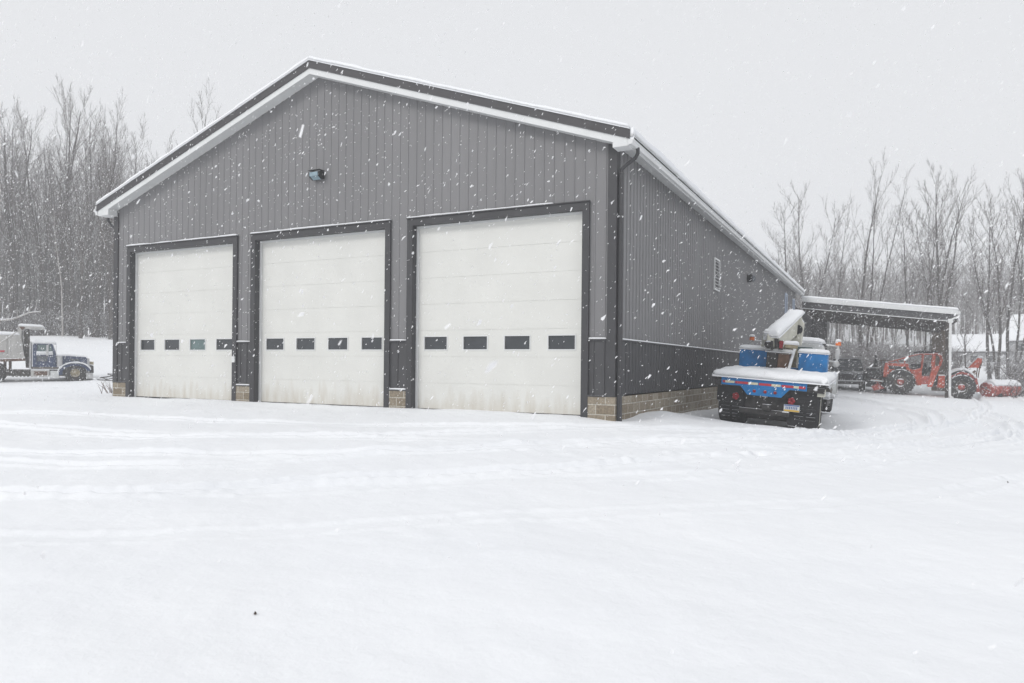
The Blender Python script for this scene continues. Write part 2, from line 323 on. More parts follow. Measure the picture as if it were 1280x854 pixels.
# drift lips against the side wall and in front of the doors; scuffed lumps in the yard
def bump(cx,cy,sx,sy,h,a=0):
    global GZ
    X=(GX-cx)*math.cos(a)+(GY-cy)*math.sin(a);Y=-(GX-cx)*math.sin(a)+(GY-cy)*math.cos(a); GZ=GZ+h*np.exp(-(X/sx)**2-(Y/sy)**2)
bump(.45,2.1,.35,.9,.07,.1); bump(.25,5.0,.4,1.0,.06); bump(.3,7.2,.5,1.4,.06); bump(2.2,3.2,1.6,.35,.03)
bump(-8,-.35,7,.3,.03)
for i in range(26):
    a=random.gauss(0,1); bump(2.6+a*.5,-2.7+a*.5+random.gauss(0,.18),.05+random.random()*.12,.04+random.random()*.07,random.choice((-.04,.035,.03)),random.random()*3)
for i in range(60):
    t=random.random(); x=-14+18*t; bump(x,-8.2+5.2*t+random.gauss(0,1.6),.08+random.random()*.2,.05+random.random()*.1,random.choice((-.02,.018)),.6)
nx,ny=GX.shape
def gridmesh(name,X,Y,Z,mt):
    nx,ny=X.shape; co=np.stack([X,Y,Z],-1).reshape(-1,3).astype(np.float32)
    idx=np.arange(nx*ny).reshape(nx,ny); q=np.stack([idx[:-1,:-1],idx[1:,:-1],idx[1:,1:],idx[:-1,1:]],-1).reshape(-1,4).astype(np.int32)
    me=bpy.data.meshes.new(name); me.vertices.add(len(co)); me.vertices.foreach_set('co',co.ravel())
    me.loops.add(q.size); me.loops.foreach_set('vertex_index',q.ravel()); me.polygons.add(len(q))
    me.polygons.foreach_set('loop_start',np.arange(0,q.size,4,dtype=np.int32)); me.polygons.foreach_set('loop_total',np.full(len(q),4,np.int32))
    me.polygons.foreach_set('use_smooth',np.ones(len(q),bool)); me.update(calc_edges=True); me.materials.append(mt)
    o=bpy.data.objects.new(name,me); C.objects.link(o); return o
tag(gridmesh('ground',GX,GY,GZ,M['snow']),kind='structure')

# ------------------------------------------------------------------ the workshop
W=15.4; LEN=32.; XR=-7.7; SL=.3433; OV=.30; OX=.34
def U(x): return 8.05-SL*abs(x-XR)      # underside of roof / soffit plane
FR=[-14.82,-9.886,-4.975]; FW=4.44; FH=4.33; TW=.15   # door surrounds
WZ=1.53; BZ=.43
bld=thing('workshop_building','big grey ribbed metal workshop with three white overhead doors and snow on its roof','workshop')
RIB=.2286
def profile(a,b,h=.019):
    """points (t,depth) of ribbed sheet between a and b"""
    ts=[]; k=math.floor(a/RIB)-1
    while k*RIB<b+RIB:
        t=k*RIB; ts+=[(t,0),(t+.012,h),(t+.034,h),(t+.046,0)]; k+=1
    def dep(t):
        f=t-math.floor(t/RIB)*RIB
        return h*f/.012 if f<.012 else h if f<.034 else h*(.046-f)/.012 if f<.046 else 0
    return [(a,dep(a))]+[p for p in ts if a<p[0]<b]+[(b,dep(b))]
def sheet(mb,a,b,lo,hi,mapf,brk=(),rh=.019):
    pr=profile(a,b,rh)
    for x in brk:
        if a<x<b: pr.append((x,0)); pr.sort()
    v=[]; 
    for t,d in pr: v.append(mapf(t,d,lo)); v.append(mapf(t,d,hi(t) if callable(hi) else hi))
    mb.add(v,[(2*i,2*i+2,2*i+3,2*i+1) for i in range(len(pr)-1)])
front=lambda t,d,z:(t,-d,z)
sidef=lambda t,d,z:(d,t,z)
mb=MB(); ws=MB(); fb=MB(); wt=MB(); wsn=MB()
edges=[-W+.15]+[e for f in FR for e in (f,f+FW)]+[-.15]
for i in range(0,8,2):
    a,b=edges[i],edges[i+1]
    sheet(mb,a,b,WZ+.03,lambda t:U(t)+.05,front,rh=.013)
    sheet(ws,a,b,BZ,WZ,lambda t,d,z:(t,-d-.006,z))
    fb.box(a-.0,b,-.045,.2,-.6,BZ-.03)
    wt.box(a,b,-.05,.01,WZ,WZ+.03); wt.box(a,b,-.06,.01,BZ-.028,BZ)
    cap(a+.01,b-.01,-.05,-.018,WZ+.031,.028,.02,max(4,int((b-a)*8)),3,.5,mb=wsn)
    if i in (2,4): cap(a+.01,b-.01,-.06,-.02,BZ+.001,.03,.02,8,3,.5,mb=wsn)
for f in FR: sheet(mb,f,f+FW,FH,lambda t:U(t)+.05,front,rh=.013)
mb.build('front_siding',M['siding'],bld)
mb=MB(); sheet(mb,.15,LEN,WZ+.03,U(0)+.05,sidef); mb.build('side_siding',M['siding'],bld)
sheet(ws,.15,LEN,BZ,WZ,lambda t,d,z:(d+.006,t,z)); ws.build('wainscot',M['charcoal'],bld)
wt.box(-.01,.05,.15,LEN,WZ,WZ+.03); wt.build('wainscot_trim',M['trim'],bld)
cap(.02,.05,.16,LEN,WZ+.031,.03,.02,150,3,.6,mb=wsn); wsn.build('snow_ledge',M['snow'],bld)
fb.box(-W+.0,-W+.15,-.044,.2,-.6,BZ-.031); fb.box(-.15,.043,-.044,.2,-.8,BZ-.031)
fb.box(-.2,.042,.2,LEN-.01,-.9,BZ-.03); fb.build('foundation',M['block'],bld)
# plain rear and far side walls, floor line
mb=MB(); sheet(mb,.15,LEN,0,U(0)+.05,lambda t,d,z:(-W-d,t,z)); 
mb.add([(-W,LEN,-.5),(0,LEN,-.5),(0,LEN,U(0)),(XR,LEN,U(XR)),(-W,LEN,U(0))],[(0,1,2,3,4)]); mb.build('rear_wall',M['siding'],bld)
# corner trims
for (xa,xb,xc,xd) in ((-.15,.035,.0,.034),(-W-.035,-W+.15,-W-.034,-W)):
    mb=MB(); mb.box(xa,xb,-.036,.0,BZ-.03,U(0)+.02); mb.box(xc,xd,.0,.15,BZ-.03,U(0)+.04)
    mb.build('corner_trim',M['trim'],bld)
# overhead doors, each with its surround, stops and windows
for i,f in enumerate(FR):
    x0,x1=f+TW,f+FW-TW; zt=FH-TW; yd=.16
    fm=MB()
    fm.box(f,x0,-.055,-.02,-.05,FH,); fm.box(x1,f+FW,-.055,-.02,-.05,FH); fm.box(x0,x1,-.055,-.02,zt,FH)
    fm.box(f,x0,-.02,yd+.1,-.05,FH-.005); fm.box(x1,f+FW,-.02,yd+.1,-.05,FH-.005); fm.box(x0,x1,-.02,yd+.1,zt,FH-.005)
    fm.box(f-.01,f+FW+.01,-.085,-.02,FH+.002,FH+.022)
    fm.build('door_frame',M['trim'],bld)
    sn=cap(f+.0,f+FW-.0 if i<2 else f+FW*.82,-.083,-.022,FH+.023,.035,.03,60,3,.7,seed=i*5); sn.build('snow_ledge',M['snow'],bld)
    st=MB(); st.box(x0+.001,x0+.05,yd-.045,yd-.006,-.04,zt-.05); st.box(x1-.05,x1-.001,yd-.045,yd-.006,-.04,zt-.05); st.box(x0+.001,x1-.001,yd-.045,yd-.006,zt-.05,zt-.001)
    st.build('door_stop',M['white'],bld)
    d=MB(); n=7; zb=.0; hs_=(zt-zb)/n; wnd=[]
    ww=.60; gap=(x1-x0)/4
    wx=[x0+gap*(k+.5) for k in range(4)]
    zc0,zc1=zb+hs_*2+.165,zb+hs_*2+.165+.285
    for k in range(n):
        za,zc=zb+k*hs_+.0035,zb+(k+1)*hs_-.0035
        if k!=2:
            d.box(x0-.02,x1+.02,yd,yd+.045,za,zc)
        else:
            cuts=[x0-.02]+[e for c in wx for e in (c-ww/2,c+ww/2)]+[x1+.02]
            for q in range(0,10,2): d.box(cuts[q],cuts[q+1],yd,yd+.045,za,zc)
            for c in wx: d.box(c-ww/2,c+ww/2,yd,yd+.045,za,zc0); d.box(c-ww/2,c+ww/2,yd,yd+.045,zc1,zc)
    for k in range(1,n):   # recessed joint between sections
        d.box(x0-.02,x1+.02,yd+.006,yd+.04,zb+k*hs_-.004,zb+k*hs_+.004)
    dd=d.build('overhead_door',M['door'],bld)
    for c in wx:
        g=MB(); g.box(c-ww/2,c+ww/2,yd+.02,yd+.03,zc0,zc1); gl=g.build('window',M['greenglass'] if (i==0 and c is wx[2]) else M['glass'],dd)
        g=MB(); e=.022
        g.box(c-ww/2-e,c+ww/2+e,yd-.012,yd-.001,zc1,zc1+e);g.box(c-ww/2-e,c+ww/2+e,yd-.012,yd-.001,zc0-e,zc0)
        g.box(c-ww/2-e,c-ww/2,yd-.012,yd-.001,zc0,zc1);g.box(c+ww/2,c+ww/2+e,yd-.012,yd-.001,zc0,zc1); g.build('window_frame',M['white'],dd)
    g=MB(); g.box(x0,x1,yd-.01,yd+.05,-.05,.012); g.build('bottom_seal',M['black'],dd)
    inn=MB(); inn.box(x0-.3,x1+.3,yd+.35,yd+.4,-.3,zt+.2); inn.build('dark_interior',M['darkwood'],bld)
# door lock box on the pier between the first two doors
g=MB(); g.box(-14.82+FW-.115,-14.82+FW-.015,-.095,-.056,1.02,1.18); g.build('switch_box',M['white'],bld,bevel=.006)
# soffit, rake fascia, dark rake trim, roof
xe=OX
def rake(mb,y0,y1,za,zb,xo=xe):
    """a strip along both rakes between heights U+za and U+zb"""
    for s in (-1,1):
        xend=XR+s*(W/2+xo); pts=[(XR,U(XR)+za),(xend,U(xend)+za),(xend,U(xend)+zb),(XR,U(XR)+zb)]
        mb.prism(pts,y0,y1)
mb=MB(); rake(mb,-OV,-.001,0.,.03); 
for x0,x1 in ((-.001,xe),(-W-xe,-W+.001)):
    mb.prism([(x0,U(x0)),(x1,U(x1)),(x1,U(x1)+.03),(x0,U(x0)+.03)],0,LEN+OV)
mb.build('soffit',M['white'],bld)
mb=MB(); rake(mb,-OV-.025,-OV-.001,-.02,.12); rake(mb,LEN+OV,LEN+OV+.025,-.02,.12)
mb.prism([(.04,U(xe)-.022),(xe,U(xe)-.022),(xe,U(xe)-.003),(.04,U(.04)-.003)],-OV-.022,-.001)      # boxed return at the eave
mb.prism([(-W-xe,U(xe)-.03),(-W+.12,U(xe)-.03),(-W+.12,U(-.12)-.003),(-W-xe,U(xe)-.003)],-OV-.022,-.001)
for s in (-1,1):
    x=XR+s*(W/2+xe); mb.box(min(x,x+s*.02),max(x,x+s*.02),-OV-.02,LEN+OV,U(xe)-.02,U(xe)+.13)
mb.build('fascia',M['white'],bld)
for ya,yb in ((-OV-.05,-OV),(LEN+OV,LEN+OV+.05)):
    mb=MB(); rake(mb,ya,yb,.12,.30,xe+.05); mb.build('rake_trim',M['roof'],bld)
mb=MB(); rake(mb,-OV+.0,LEN+OV,.19,.29,xe+.05); mb.build('roof',M['roof'],bld)
mb=MB()
for s in (-1,1):
    xend=XR+s*(W/2+xe+.04)
    up=Vector((s*SL,0,1)).normalized()
    pillow(mb,lambda u,v:(XR+(xend-XR)*u-s*.0,-OV-.075+(LEN+2*OV+.1)*v,8.05-SL*abs((xend-XR)*u)+.302),8.5,33,.125,.07,60,170,.5,seed=s*3.)
mb.build('roof_snow',M['snow'],bld)
# gutters and downspouts
for s in (-1,1):
    x=XR+s*(W/2+xe+.021); z=U(xe)
    prof=[(x,z-.0),(x+s*.07,z),(x+s*.085,z+.03),(x+s*.085,z+.055),(x+s*.115,z+.085),(x+s*.115,z+.12),(x+s*.10,z+.12),(x+s*.10,z+.09),(x,z+.09)]
    if s<0: prof=prof[::-1]
    g=MB(); g.prism(prof,-OV-.04,LEN+OV); gg=g.build('gutter',M['white'],bld)
    pillow(MB(),lambda u,v:(x+s*.115*u,-OV-.03+(LEN+2*OV)*v,z+.085),.115,33,.29,.07,4,160,.22).build('snow_cover',M['snow'],gg)
x=.43; z=U(xe)
mb=MB(); mb.tube([(x,.05,z+.02),(x,.05,z-.09),(x-.05,.06,z-.17),(x-.27,.08,z-.30),(.09,.085,z-.36),(.09,.085,z-.5)],.04,8,False)
mb.box(.045,.135,.04,.13,-.35,z-.42); mb.build('downspout',M['trim'],bld,bevel=.01)
mb=MB(); mb.tube([(-W-.43,.05,z+.02),(-W-.43,.05,z-.09),(-W-.3,.08,z-.25),(-W-.09,.085,z-.36)],.04,8,False); mb.box(-W-.135,-W-.045,.04,.13,-.1,z-.36); mb.build('downspout',M['trim'],bld)
# louvre vent and two narrow windows on the side wall
vt=MB(); y0,y1,z0,z1=9.15,9.95,3.42,4.42
vt.box(.02,.06,y0,y0+.05,z0,z1);vt.box(.02,.06,y1-.05,y1,z0,z1);vt.box(.02,.06,y0+.05,y1-.05,z0,z0+.05);vt.box(.02,.06,y0+.05,y1-.05,z1-.05,z1)
vv=vt.build('louver_vent',M['white'],bld)
lo=MB()
for k in range(9):
    z=z0+.07+k*.1; T=Matrix.Translation((.045,(y0+y1)/2,z+.03))@Matrix.Rotation(math.radians(35),4,'Y'); lo.box(-.004,.05,-(y1-y0)/2+.05,(y1-y0)/2-.05,-.006,.006,T)
lo.build('blade',M['white'],vv)
for y in (27.1,30.6):
    g=MB(); z0,z1=3.55,4.95; wd=.6
    g.box(.02,.075,y-wd/2-.08,y-wd/2,z0,z1);g.box(.02,.075,y+wd/2,y+wd/2+.08,z0,z1);g.box(.02,.075,y-wd/2,y+wd/2,z0,z0+.08);g.box(.02,.075,y-wd/2,y+wd/2,z1-.08,z1)
    fr=g.build('window_frame',M['windowframe'],bld); g=MB(); g.box(.021,.03,y-wd/2,y+wd/2,z0+.08,z1-.08); g.build('pane',M['glass'],fr)
# wall lights
fl=thing('wall_floodlight','black floodlight with pale blue lens high on the grey gable above the middle door','floodlight',(-7.64,-.02,5.62)); fl.scale=(.85,.85,.85)
g=MB(); g.prism([(0,-.11),(-.06,-.13),(-.20,-.05),(-.22,.07),(-.16,.11),(0,.10)],-.2,.2,axis=0); g.box(-.22,.22,-.235,0,.115,.13); g.build('housing',M['black'],fl,bevel=.01)
g=MB(); g.add([(-.14,-.075,-.125),(.14,-.075,-.125),(.14,-.212,-.035),(-.14,-.212,-.035),(-.14,-.08,-.132),(.14,-.08,-.132),(.14,-.222,-.04),(-.14,-.222,-.04)],[(4,5,6,7),(0,3,2,1),(0,1,5,4),(2,3,7,6),(0,4,7,3),(1,2,6,5)]); 
g.box(-.15,.15,-.232,-.212,-.05,.06); g.build('lens',M['blueglass'],fl)
wl=thing('wall_light','small dark round wall lamp near the eave of the grey side wall past the vent','wall lamp',(.02,15.3,4.45))
g=MB(); g.lathe([(0,.16),(.12,.16),(.18,.12),(.18,.001)],(0,0,0),0,14); g.build('housing',M['black'],wl)
g=MB(); g.lathe([(.17,.13),(.26,.1),(.30,.001)],(0,.06,-.02),0,12); g.build('lens',M['frost'],wl)

# ------------------------------------------------------------------ open shed behind
sh=thing('lean_to_shed','open sided lean-to shed with white gutter and snowy roof behind the grey workshop','shed',(0,32.,0))
XS0,XS1,DS=.36,8.15,10.
def SZ(x): return 5.14-.12*(x-.37)     # top of white edge
def strip(mb,y0,y1,a,b,x0=XS0,x1=XS1): mb.prism([(x0,SZ(x0)+a),(x1,SZ(x1)+a),(x1,SZ(x1)+b),(x0,SZ(x0)+b)],y0,y1)
g=MB(); strip(g,-.14,.04,-.24,-.02); g.build('white_edge',M['white'],sh,bevel=.03)
g=MB(); strip(g,.0,.03,-.60,-.24,x1=7.75); g.build('fascia',M['charcoal'],sh)
g=MB(); strip(g,-.01,.05,-.64,-.601,x1=7.75); g.build('trim_strip',M['white'],sh)
g=MB(); strip(g,.05,DS,-.60,-.55); strip(g,DS-.2,DS,-.82,-.60,x1=7.9)
for k in range(9): strip(g,.4+k*1.1,.45+k*1.1,-.78,-.601,x1=7.8)
g.build('rafters',M['darkwood'],sh)
g=MB(); strip(g,.04,DS+.1,-.5,-.05); g.build('roof',M['roof'],sh)
pillow(MB(),lambda u,v:(XS0-.05+(XS1-XS0+.1)*u,-.13+(DS+.2)*v,SZ(XS0+(XS1-XS0)*u)-.019),8,10,.16,.16,60,30,.25).build('roof_snow',M['snow'],sh)
g=MB(); g.box(XS1,XS1+.13,-.1,DS,SZ(XS1)-.22,SZ(XS1)-.06); g.tube([(XS1+.06,-.02,SZ(XS1)-.2),(XS1+.04,-.04,SZ(XS1)-.34),(7.9,-.06,SZ(XS1)-.48),(7.82,-.06,SZ(XS1)-.6)],.055,8); g.build('gutter',M['white'],sh,bevel=.02)
gz0=gz(7.8,32)
g=MB(); g.box(7.76,7.88,-.12,.0,gz0+.18,SZ(7.8)-.55); g.tube([(7.82,-.06,gz0+.22),(7.83,-.08,gz0+.1),(7.95,-.2,gz0+.0)],.07,8); g.box(7.70,7.94,-.125,.02,SZ(7.8)-.72,SZ(7.8)-.5); g.build('downspout',M['white'],sh,bevel=.015)
for (xa,xb,ya,yb,mt) in ((7.42,8.3,DS-.12,DS,'wood'),(7.6,7.75,.05,.2,'darkwood')):
    g=MB(); g.box(xa,xb,ya,yb,-.9,SZ(xa)-.6 ); g.build('post',M[mt],sh)
g=MB(); sheet(g,.0,1.05,-.6,4.5,lambda t,d,z:(t,DS-.3-d,z)); 
g.box(-.3,.03,-.0,DS,-.6,4.6); g.build('wall_panel',M['charcoal'],sh)
g=MB(); g.box(1.05,1.2,DS-.34,DS-.26,-.6,4.3); g.build('wall_trim',M['white'],sh)

# ------------------------------------------------------------------ wheels
def wheel(name,parent,c,r,wd,ax,tyre='tyre',rim='tan',rr=.55,hub=None,lugs=0,side=-1,n=32,dual=False):
    """axis ax (0:x,1:y); side: direction of the outer face along the axis"""
    t=MB(); h=wd/2
    pr=[(-h*.7,r*rr),(-h,r*.68),(-h,r*.9),(-h*.78,r),(h*.78,r),(h,r*.9),(h,r*.68),(h*.7,r*rr)]
    t.lathe(pr,c,ax,n)
    if lugs:
        for k in range(lugs):
            a=2*PI*k/lugs
            for sgn in (-1,1):
                T=Matrix.Translation(c)@Matrix.Rotation(a+(PI/lugs if sgn>0 else 0),4,'Y' if ax==1 else 'X')
                b=MB()
                if ax==1: t.box(-r*.06,r*.06,min(0,sgn*h),max(0,sgn*h),r*.93,r*1.055,T)
                else: t.box(min(0,sgn*h),max(0,sgn*h),-r*.06,r*.06,r*.93,r*1.055,T)
    else:
        k=int(2*PI*r/.09)
        for q in range(k):
            T=Matrix.Translation(c)@Matrix.Rotation(2*PI*q/k,4,'Y' if ax==1 else 'X')
            if ax==1:
                for a,b in((-h*.75,-h*.1),(h*.1,h*.75)): t.box(-.028,.028,a,b,r*.985,r*1.018,T)
            else:
                for a,b in((-h*.75,-h*.1),(h*.1,h*.75)): t.box(a,b,-.028,.028,r*.985,r*1.018,T)
    w_=bpy.data.objects.new('wheel',None); C.objects.link(w_); w_.parent=parent; w_.name='wheel'
    t.build('tyre',M[tyre],w_)
    m_=MB(); s=side; q=[(s*h*.72,r*rr*1.02),(s*h*.75,r*rr*.92),(s*h*.35,r*rr*.8),(s*h*.2,r*.3),(s*h*.55,r*.2),(s*h*.75,r*.14),(s*h*.78,.001)]
    m_.lathe(q,c,ax,20); m_.lathe([(-s*h*.5,.001),(-s*h*.5,r*rr)],c,ax,20)
    if hub:
        hb=MB(); hb.lathe([(s*h*.2,r*.26),(s*h*.6,r*.25),(s*h*.9,r*.16),(s*h*.95,.001)],c,ax,14); hb.build('hub',M[hub],w_)
    for k in range(8):
        a=2*PI*k/8; u,v=r*.24*math.cos(a),r*.24*math.sin(a)
        if ax==1: p0=(c[0]+u,c[1]+s*h*.2,c[2]+v);p1=(c[0]+u,c[1]+s*h*.5,c[2]+v)
        else: p0=(c[0]+s*h*.2,c[1]+u,c[2]+v);p1=(c[0]+s*h*.5,c[1]+u,c[2]+v)
        m_.tube([p0,p1],r*.03,6)
    m_.build('rim',M[rim],w_); return w_

# ------------------------------------------------------------------ blue flatbed with folded crane (rear towards us)
ct=thing('crane_truck','blue flatbed crane truck leaning slightly, snow covered, parked beside the grey workshop wall','truck',(2.322,3.895,-.375))
ct.rotation_euler=(.026,.070,.011)
BZ1=1.10
g=MB(); g.box(-1.22,1.22,.03,3.9,BZ1-.08,BZ1); g.box(-1.2,1.2,.03,.12,BZ1-.2,BZ1-.08); g.build('flatbed',M['darksteel'],ct,bevel=.01)
g=cap(-1.28,1.29,-.07,2.85,BZ1,.20,.20,40,30,.4,seed=2.); sn=g.build('snow_cover',M['snow'],ct)
g=MB(); g.box(-1.06,.83,-.012,.03,BZ1-.175,BZ1+.012); g.prism([(-.62,BZ1-.176),(.46,BZ1-.176),(.30,BZ1-.37),(-.45,BZ1-.37)],-.006,.026); g.build('rear_rail',M['blue'],ct)
segs=[(-1.02,-.95,0),(-.95,-.75,1),(-.75,-.45,0),(-.43,-.20,1),(-.20,.09,0),(.10,.30,1),(.30,.61,0)]
g=MB()
x=-1.03
for k,(a,b) in enumerate([(0,.06),(.06,.27),(.29,.58),(.58,.80),(.82,1.10),(1.10,1.30),(1.32,1.58),(1.58,1.69),(1.69,1.83)]):
    g.cur=[0,1,0,1,0,1,0,1,0][k]; zz=BZ1-.10
    g.box(x+a,x+b,-.020,-.013,zz-.027,zz+.027)
g.build('reflective_tape',[M['reflred'],M['reflwhite']],ct)
for x in (-.30,-.06,.16):
    g=MB(); g.lathe([(.0,.038),(-.02,.036),(-.028,.02),(-.028,.001)],(x,-.007,BZ1-.27),1,12); g.build('marker_lamp',M['redlens'],ct)
for s in (-1,1):
    g=MB()   # big square mud flap
    xa,xb=(-1.17,-.60) if s<0 else (.45,1.08); zf=.46 if s<0 else .03
    g.prism([(xa,BZ1-.2),(xb,BZ1-.2),(xb+.01,zf+.09),(xb-.06,zf),(xb-.3,zf+.03),(xa+.07,zf+.01),(xa,zf+.10)],.15,.175); g.build('mud_flap',M['flap'],ct)
    g=MB(); g.tube([(xa+.03,.13,zf+.06),(xb-.05,.13,zf+.03)],.014,6); g.build('flap_bar',M['grimy'],ct)
    w_=wheel('wheel',ct,(s*.82,.62,.49),.52,.60,0,tyre='black',rim='darksteel',side=s,rr=.55)
    g=MB(); cx=-.72 if s<0 else .52
    for k in range(5): 
        a=2*PI*k/5; g.lathe([(.02,.035),(-.02,.035),(-.02,.001)],(cx+.045*math.cos(a),.06,BZ1-.43+.055*math.sin(a)),1,10)
    g.lathe([(.03,.075),(.0,.075),(.0,.001)],(cx,.07,BZ1-.43),1,14); g.build('tail_lamp',M['redlens'],ct)
g=MB(); g.box(-.55,.42,.2,.26,.36,.95); g.box(-.62,.5,.02,.12,.30,.42); g.box(-.45,-.35,.1,3.8,.75,BZ1-.09);g.box(.35,.45,.1,5.2,.75,BZ1-.09)
g.box(-.45,-.35,3.8,5.2,.75,BZ1-.09); g.tube([(-.6,.9,.5),(.6,.9,.5)],.09,8); g.lathe([(-.2,.001),(-.2,.14),(.2,.14),(.2,.001)],(0,.9,.5),1,12)
g.box(-.1,.1,-.08,.05,.42,.55)
g.box(-.58,.44,.5,.54,.14,.8); g.box(-.5,.4,.32,.4,.2,.4)
g.build('chassis',M['darksteel'],ct,bevel=.01)
g=cap(-.13,-.02,.1,.2,.70,.18,.06,4,4,.5); g.build('snow_clump',M['snow'],ct)
# number plate
pl=MB(); px0,px1,pz0,pz1=.37,.71,.43,.59
pl.cur=0; pl.box(px0,px1,.02,.03,pz0,pz1); pl.cur=1; pl.box(px0+.01,px1-.01,.012,.019,pz1-.03,pz1-.005); pl.cur=2; pl.box(px0+.01,px1-.01,.012,.019,pz0+.006,pz0+.042)
pl.cur=1
for k in range(7): pl.box(px0+.04+k*.038,px0+.06+k*.038,.014,.019,pz0+.055,pz0+.115)
pl.build('number_plate',[M['plate_w'],M['plate_b'],M['plate_y']],ct)
g=cap(px0-.03,px0+.12,-.0,.05,pz0-.03,.025,.02,4,3,.3);g.build('snow_clump',M['snow'],ct)
# tool boxes behind the cab
for xa,xb in ((-1.17,-.42),(.34,1.04)):
    g=MB(); g.box(xa,xb,2.9,3.5,BZ1+.01,1.75); bx=g.build('tool_box',M['blue'],ct,bevel=.02)
    cap(xa-.03,xb+.03,2.87,3.52,1.75,.12,.11,12,8,.25,seed=xa).build('snow_cover',M['snow'],bx)
g=MB(); g.box(-.42,.40,3.1,3.4,BZ1+.01,1.34); g.build('tool_box',M['blue'],ct,bevel=.02)
# brown steel box under the boom tip
g=MB(); g.box(-.42,-.14,2.55,2.95,BZ1+.01,1.72); g.build('pump_housing',M['darksteel'],ct,bevel=.015)
g=MB(); g.box(-.13,.14,2.5,2.95,BZ1+.01,1.70); rb=g.build('valve_cabinet',M['rust'],ct,bevel=.015)
cap(-.46,.2,2.48,2.96,1.722,.09,.1,10,8,.5,seed=4).build('snow_cover',M['snow'],rb)
# crane: column, head, boom arm, jib, rams
cr=bpy.data.objects.new('folded_crane',None); C.objects.link(cr); cr.parent=ct
g=MB(); g.prism([(-.22,BZ1+.2),(.24,BZ1+.2),(.24,1.7),(.16,2.02),(-.12,2.02),(-.24,1.7)],3.42,3.75); g.build('column',M['tan'],cr,bevel=.03)
g=MB(); g.lathe([(-.0,.2),(.3,.19),(.32,.1)],(.02,3.58,1.92),2,14); g.box(-.22,.26,3.4,3.76,1.95,2.06); g.tube([(-.24,3.4,2.1),(.20,3.38,2.05)],.07,8); g.tube([(-.14,3.45,2.18),(.25,3.5,2.2)],.05,8); g.build('slewing_head',M['tan'],cr,bevel=.02)
g=MB()   # side plates of the elbow
for yy in (3.35,3.62):
    for (a,b,c_,d) in [((.60,2.05),(.78,2.02),(.80,2.62),(.66,2.45))]: pass
g.prism([(.18,1.92),(.32,1.94),(.36,2.55),(.24,2.72),(.12,2.72),(.24,2.45)],3.3,3.66); g.prism([(-.20,2.12),(.0,2.02),(.2,2.02),(.2,2.14),(.0,2.2)],3.3,3.66); g.build('elbow_plate',M['boom'],cr,bevel=.03)
g=MB(); g.lathe([(0,.001),(0,.13),(-.02,.13),(-.02,.001)],(.22,3.295,2.36),1,14); g.build('painted_hole_shade',M['black'],cr)  # flat black disc on the solid plate paints the shade inside its hole
g=MB(); g.tube([(.08,3.32,2.22),(.16,3.36,2.5)],.06,8); g.tube([(.0,3.32,2.18),(.08,3.36,2.42)],.035,8); g.build('hose',M['black'],cr)
bm=MB(); A=Vector((.16,3.55,2.69)); B=Vector((-.28,2.55,2.02))
dirv=(B-A).normalized(); sd_=dirv.cross(Vector((0,0,1))).normalized(); upv=sd_.cross(dirv).normalized()
def beam(mb,A,B,w0,h0,w1,h1):
    d=(B-A).normalized(); s_=d.cross(Vector((0,0,1))).normalized(); u_=s_.cross(d).normalized(); v=[]
    for P,w_,h_ in((A,w0,h0),(B,w1,h1)):
        for a,b in((-1,-1),(1,-1),(1,1),(-1,1)): v.append(P+s_*a*w_/2+u_*b*h_/2)
    mb.add(v,[(0,1,2,3)[::-1],(4,5,6,7),(0,1,5,4),(1,2,6,5),(2,3,7,6),(3,0,4,7)]); return mb
beam(bm,A-upv*.10,B-upv*.08,.32,.46,.34,.34); bo=bm.build('boom_arm',M['boom'],cr,bevel=.03)
def along(u,v): 
    P=A.lerp(B,-.04+u*1.08); return P+upv*.12+sd_*(v-.5)*.46
pillow(MB(),along,1.6,.46,.20,.22,24,10,.45,up=upv,seed=9).build('snow_cover',M['snow'],bo)
g=MB(); beam(g,Vector((-.36,2.6,2.22)),Vector((-.34,2.5,1.86)),.2,.26,.2,.2); beam(g,Vector((-.5,2.7,2.1)),Vector((-.62,3.1,1.8)),.14,.2,.1,.1); g.build('jib_tip',M['boom'],cr,bevel=.02)
cap(-.52,-.22,2.42,2.78,2.22,.12,.12,8,8,.4,seed=3).build('snow_clump',M['snow'],cr)
g=MB(); g.tube([(-.20,2.42,2.08),(-.16,2.42,1.85)],.05,8); g.tube([(-.30,2.40,2.02),(-.28,2.4,1.78)],.035,6); g.lathe([(-.04,.001),(-.04,.1),(.04,.1),(.04,.001)],(-.38,2.42,1.92),1,12); g.box(-.12,-.02,2.38,2.46,1.80,2.04); g.build('hook_block',M['darksteel'],cr)
g=MB(); g.lathe([(-.03,.001),(-.03,.055),(.03,.055),(.03,.001)],(-.06,2.37,1.98),1,12); g.box(-.1,-.02,2.34,2.4,1.84,1.94); g.build('hook_latch',M['redlens'],cr)
g=MB(); g.tube([(.02,2.45,1.92),(.32,2.55,1.90)],.055,8); gg=g.build('control_valve',M['tan'],cr); cap(-.02,.36,2.38,2.6,1.95,.1,.1,8,6,.4).build('snow_cover',M['snow'],gg)
g=MB(); g.tube([(.24,3.1,2.02),(.16,2.25,BZ1+.10)],.042,8); gg=g.build('ram',M['truckwhite'],cr)
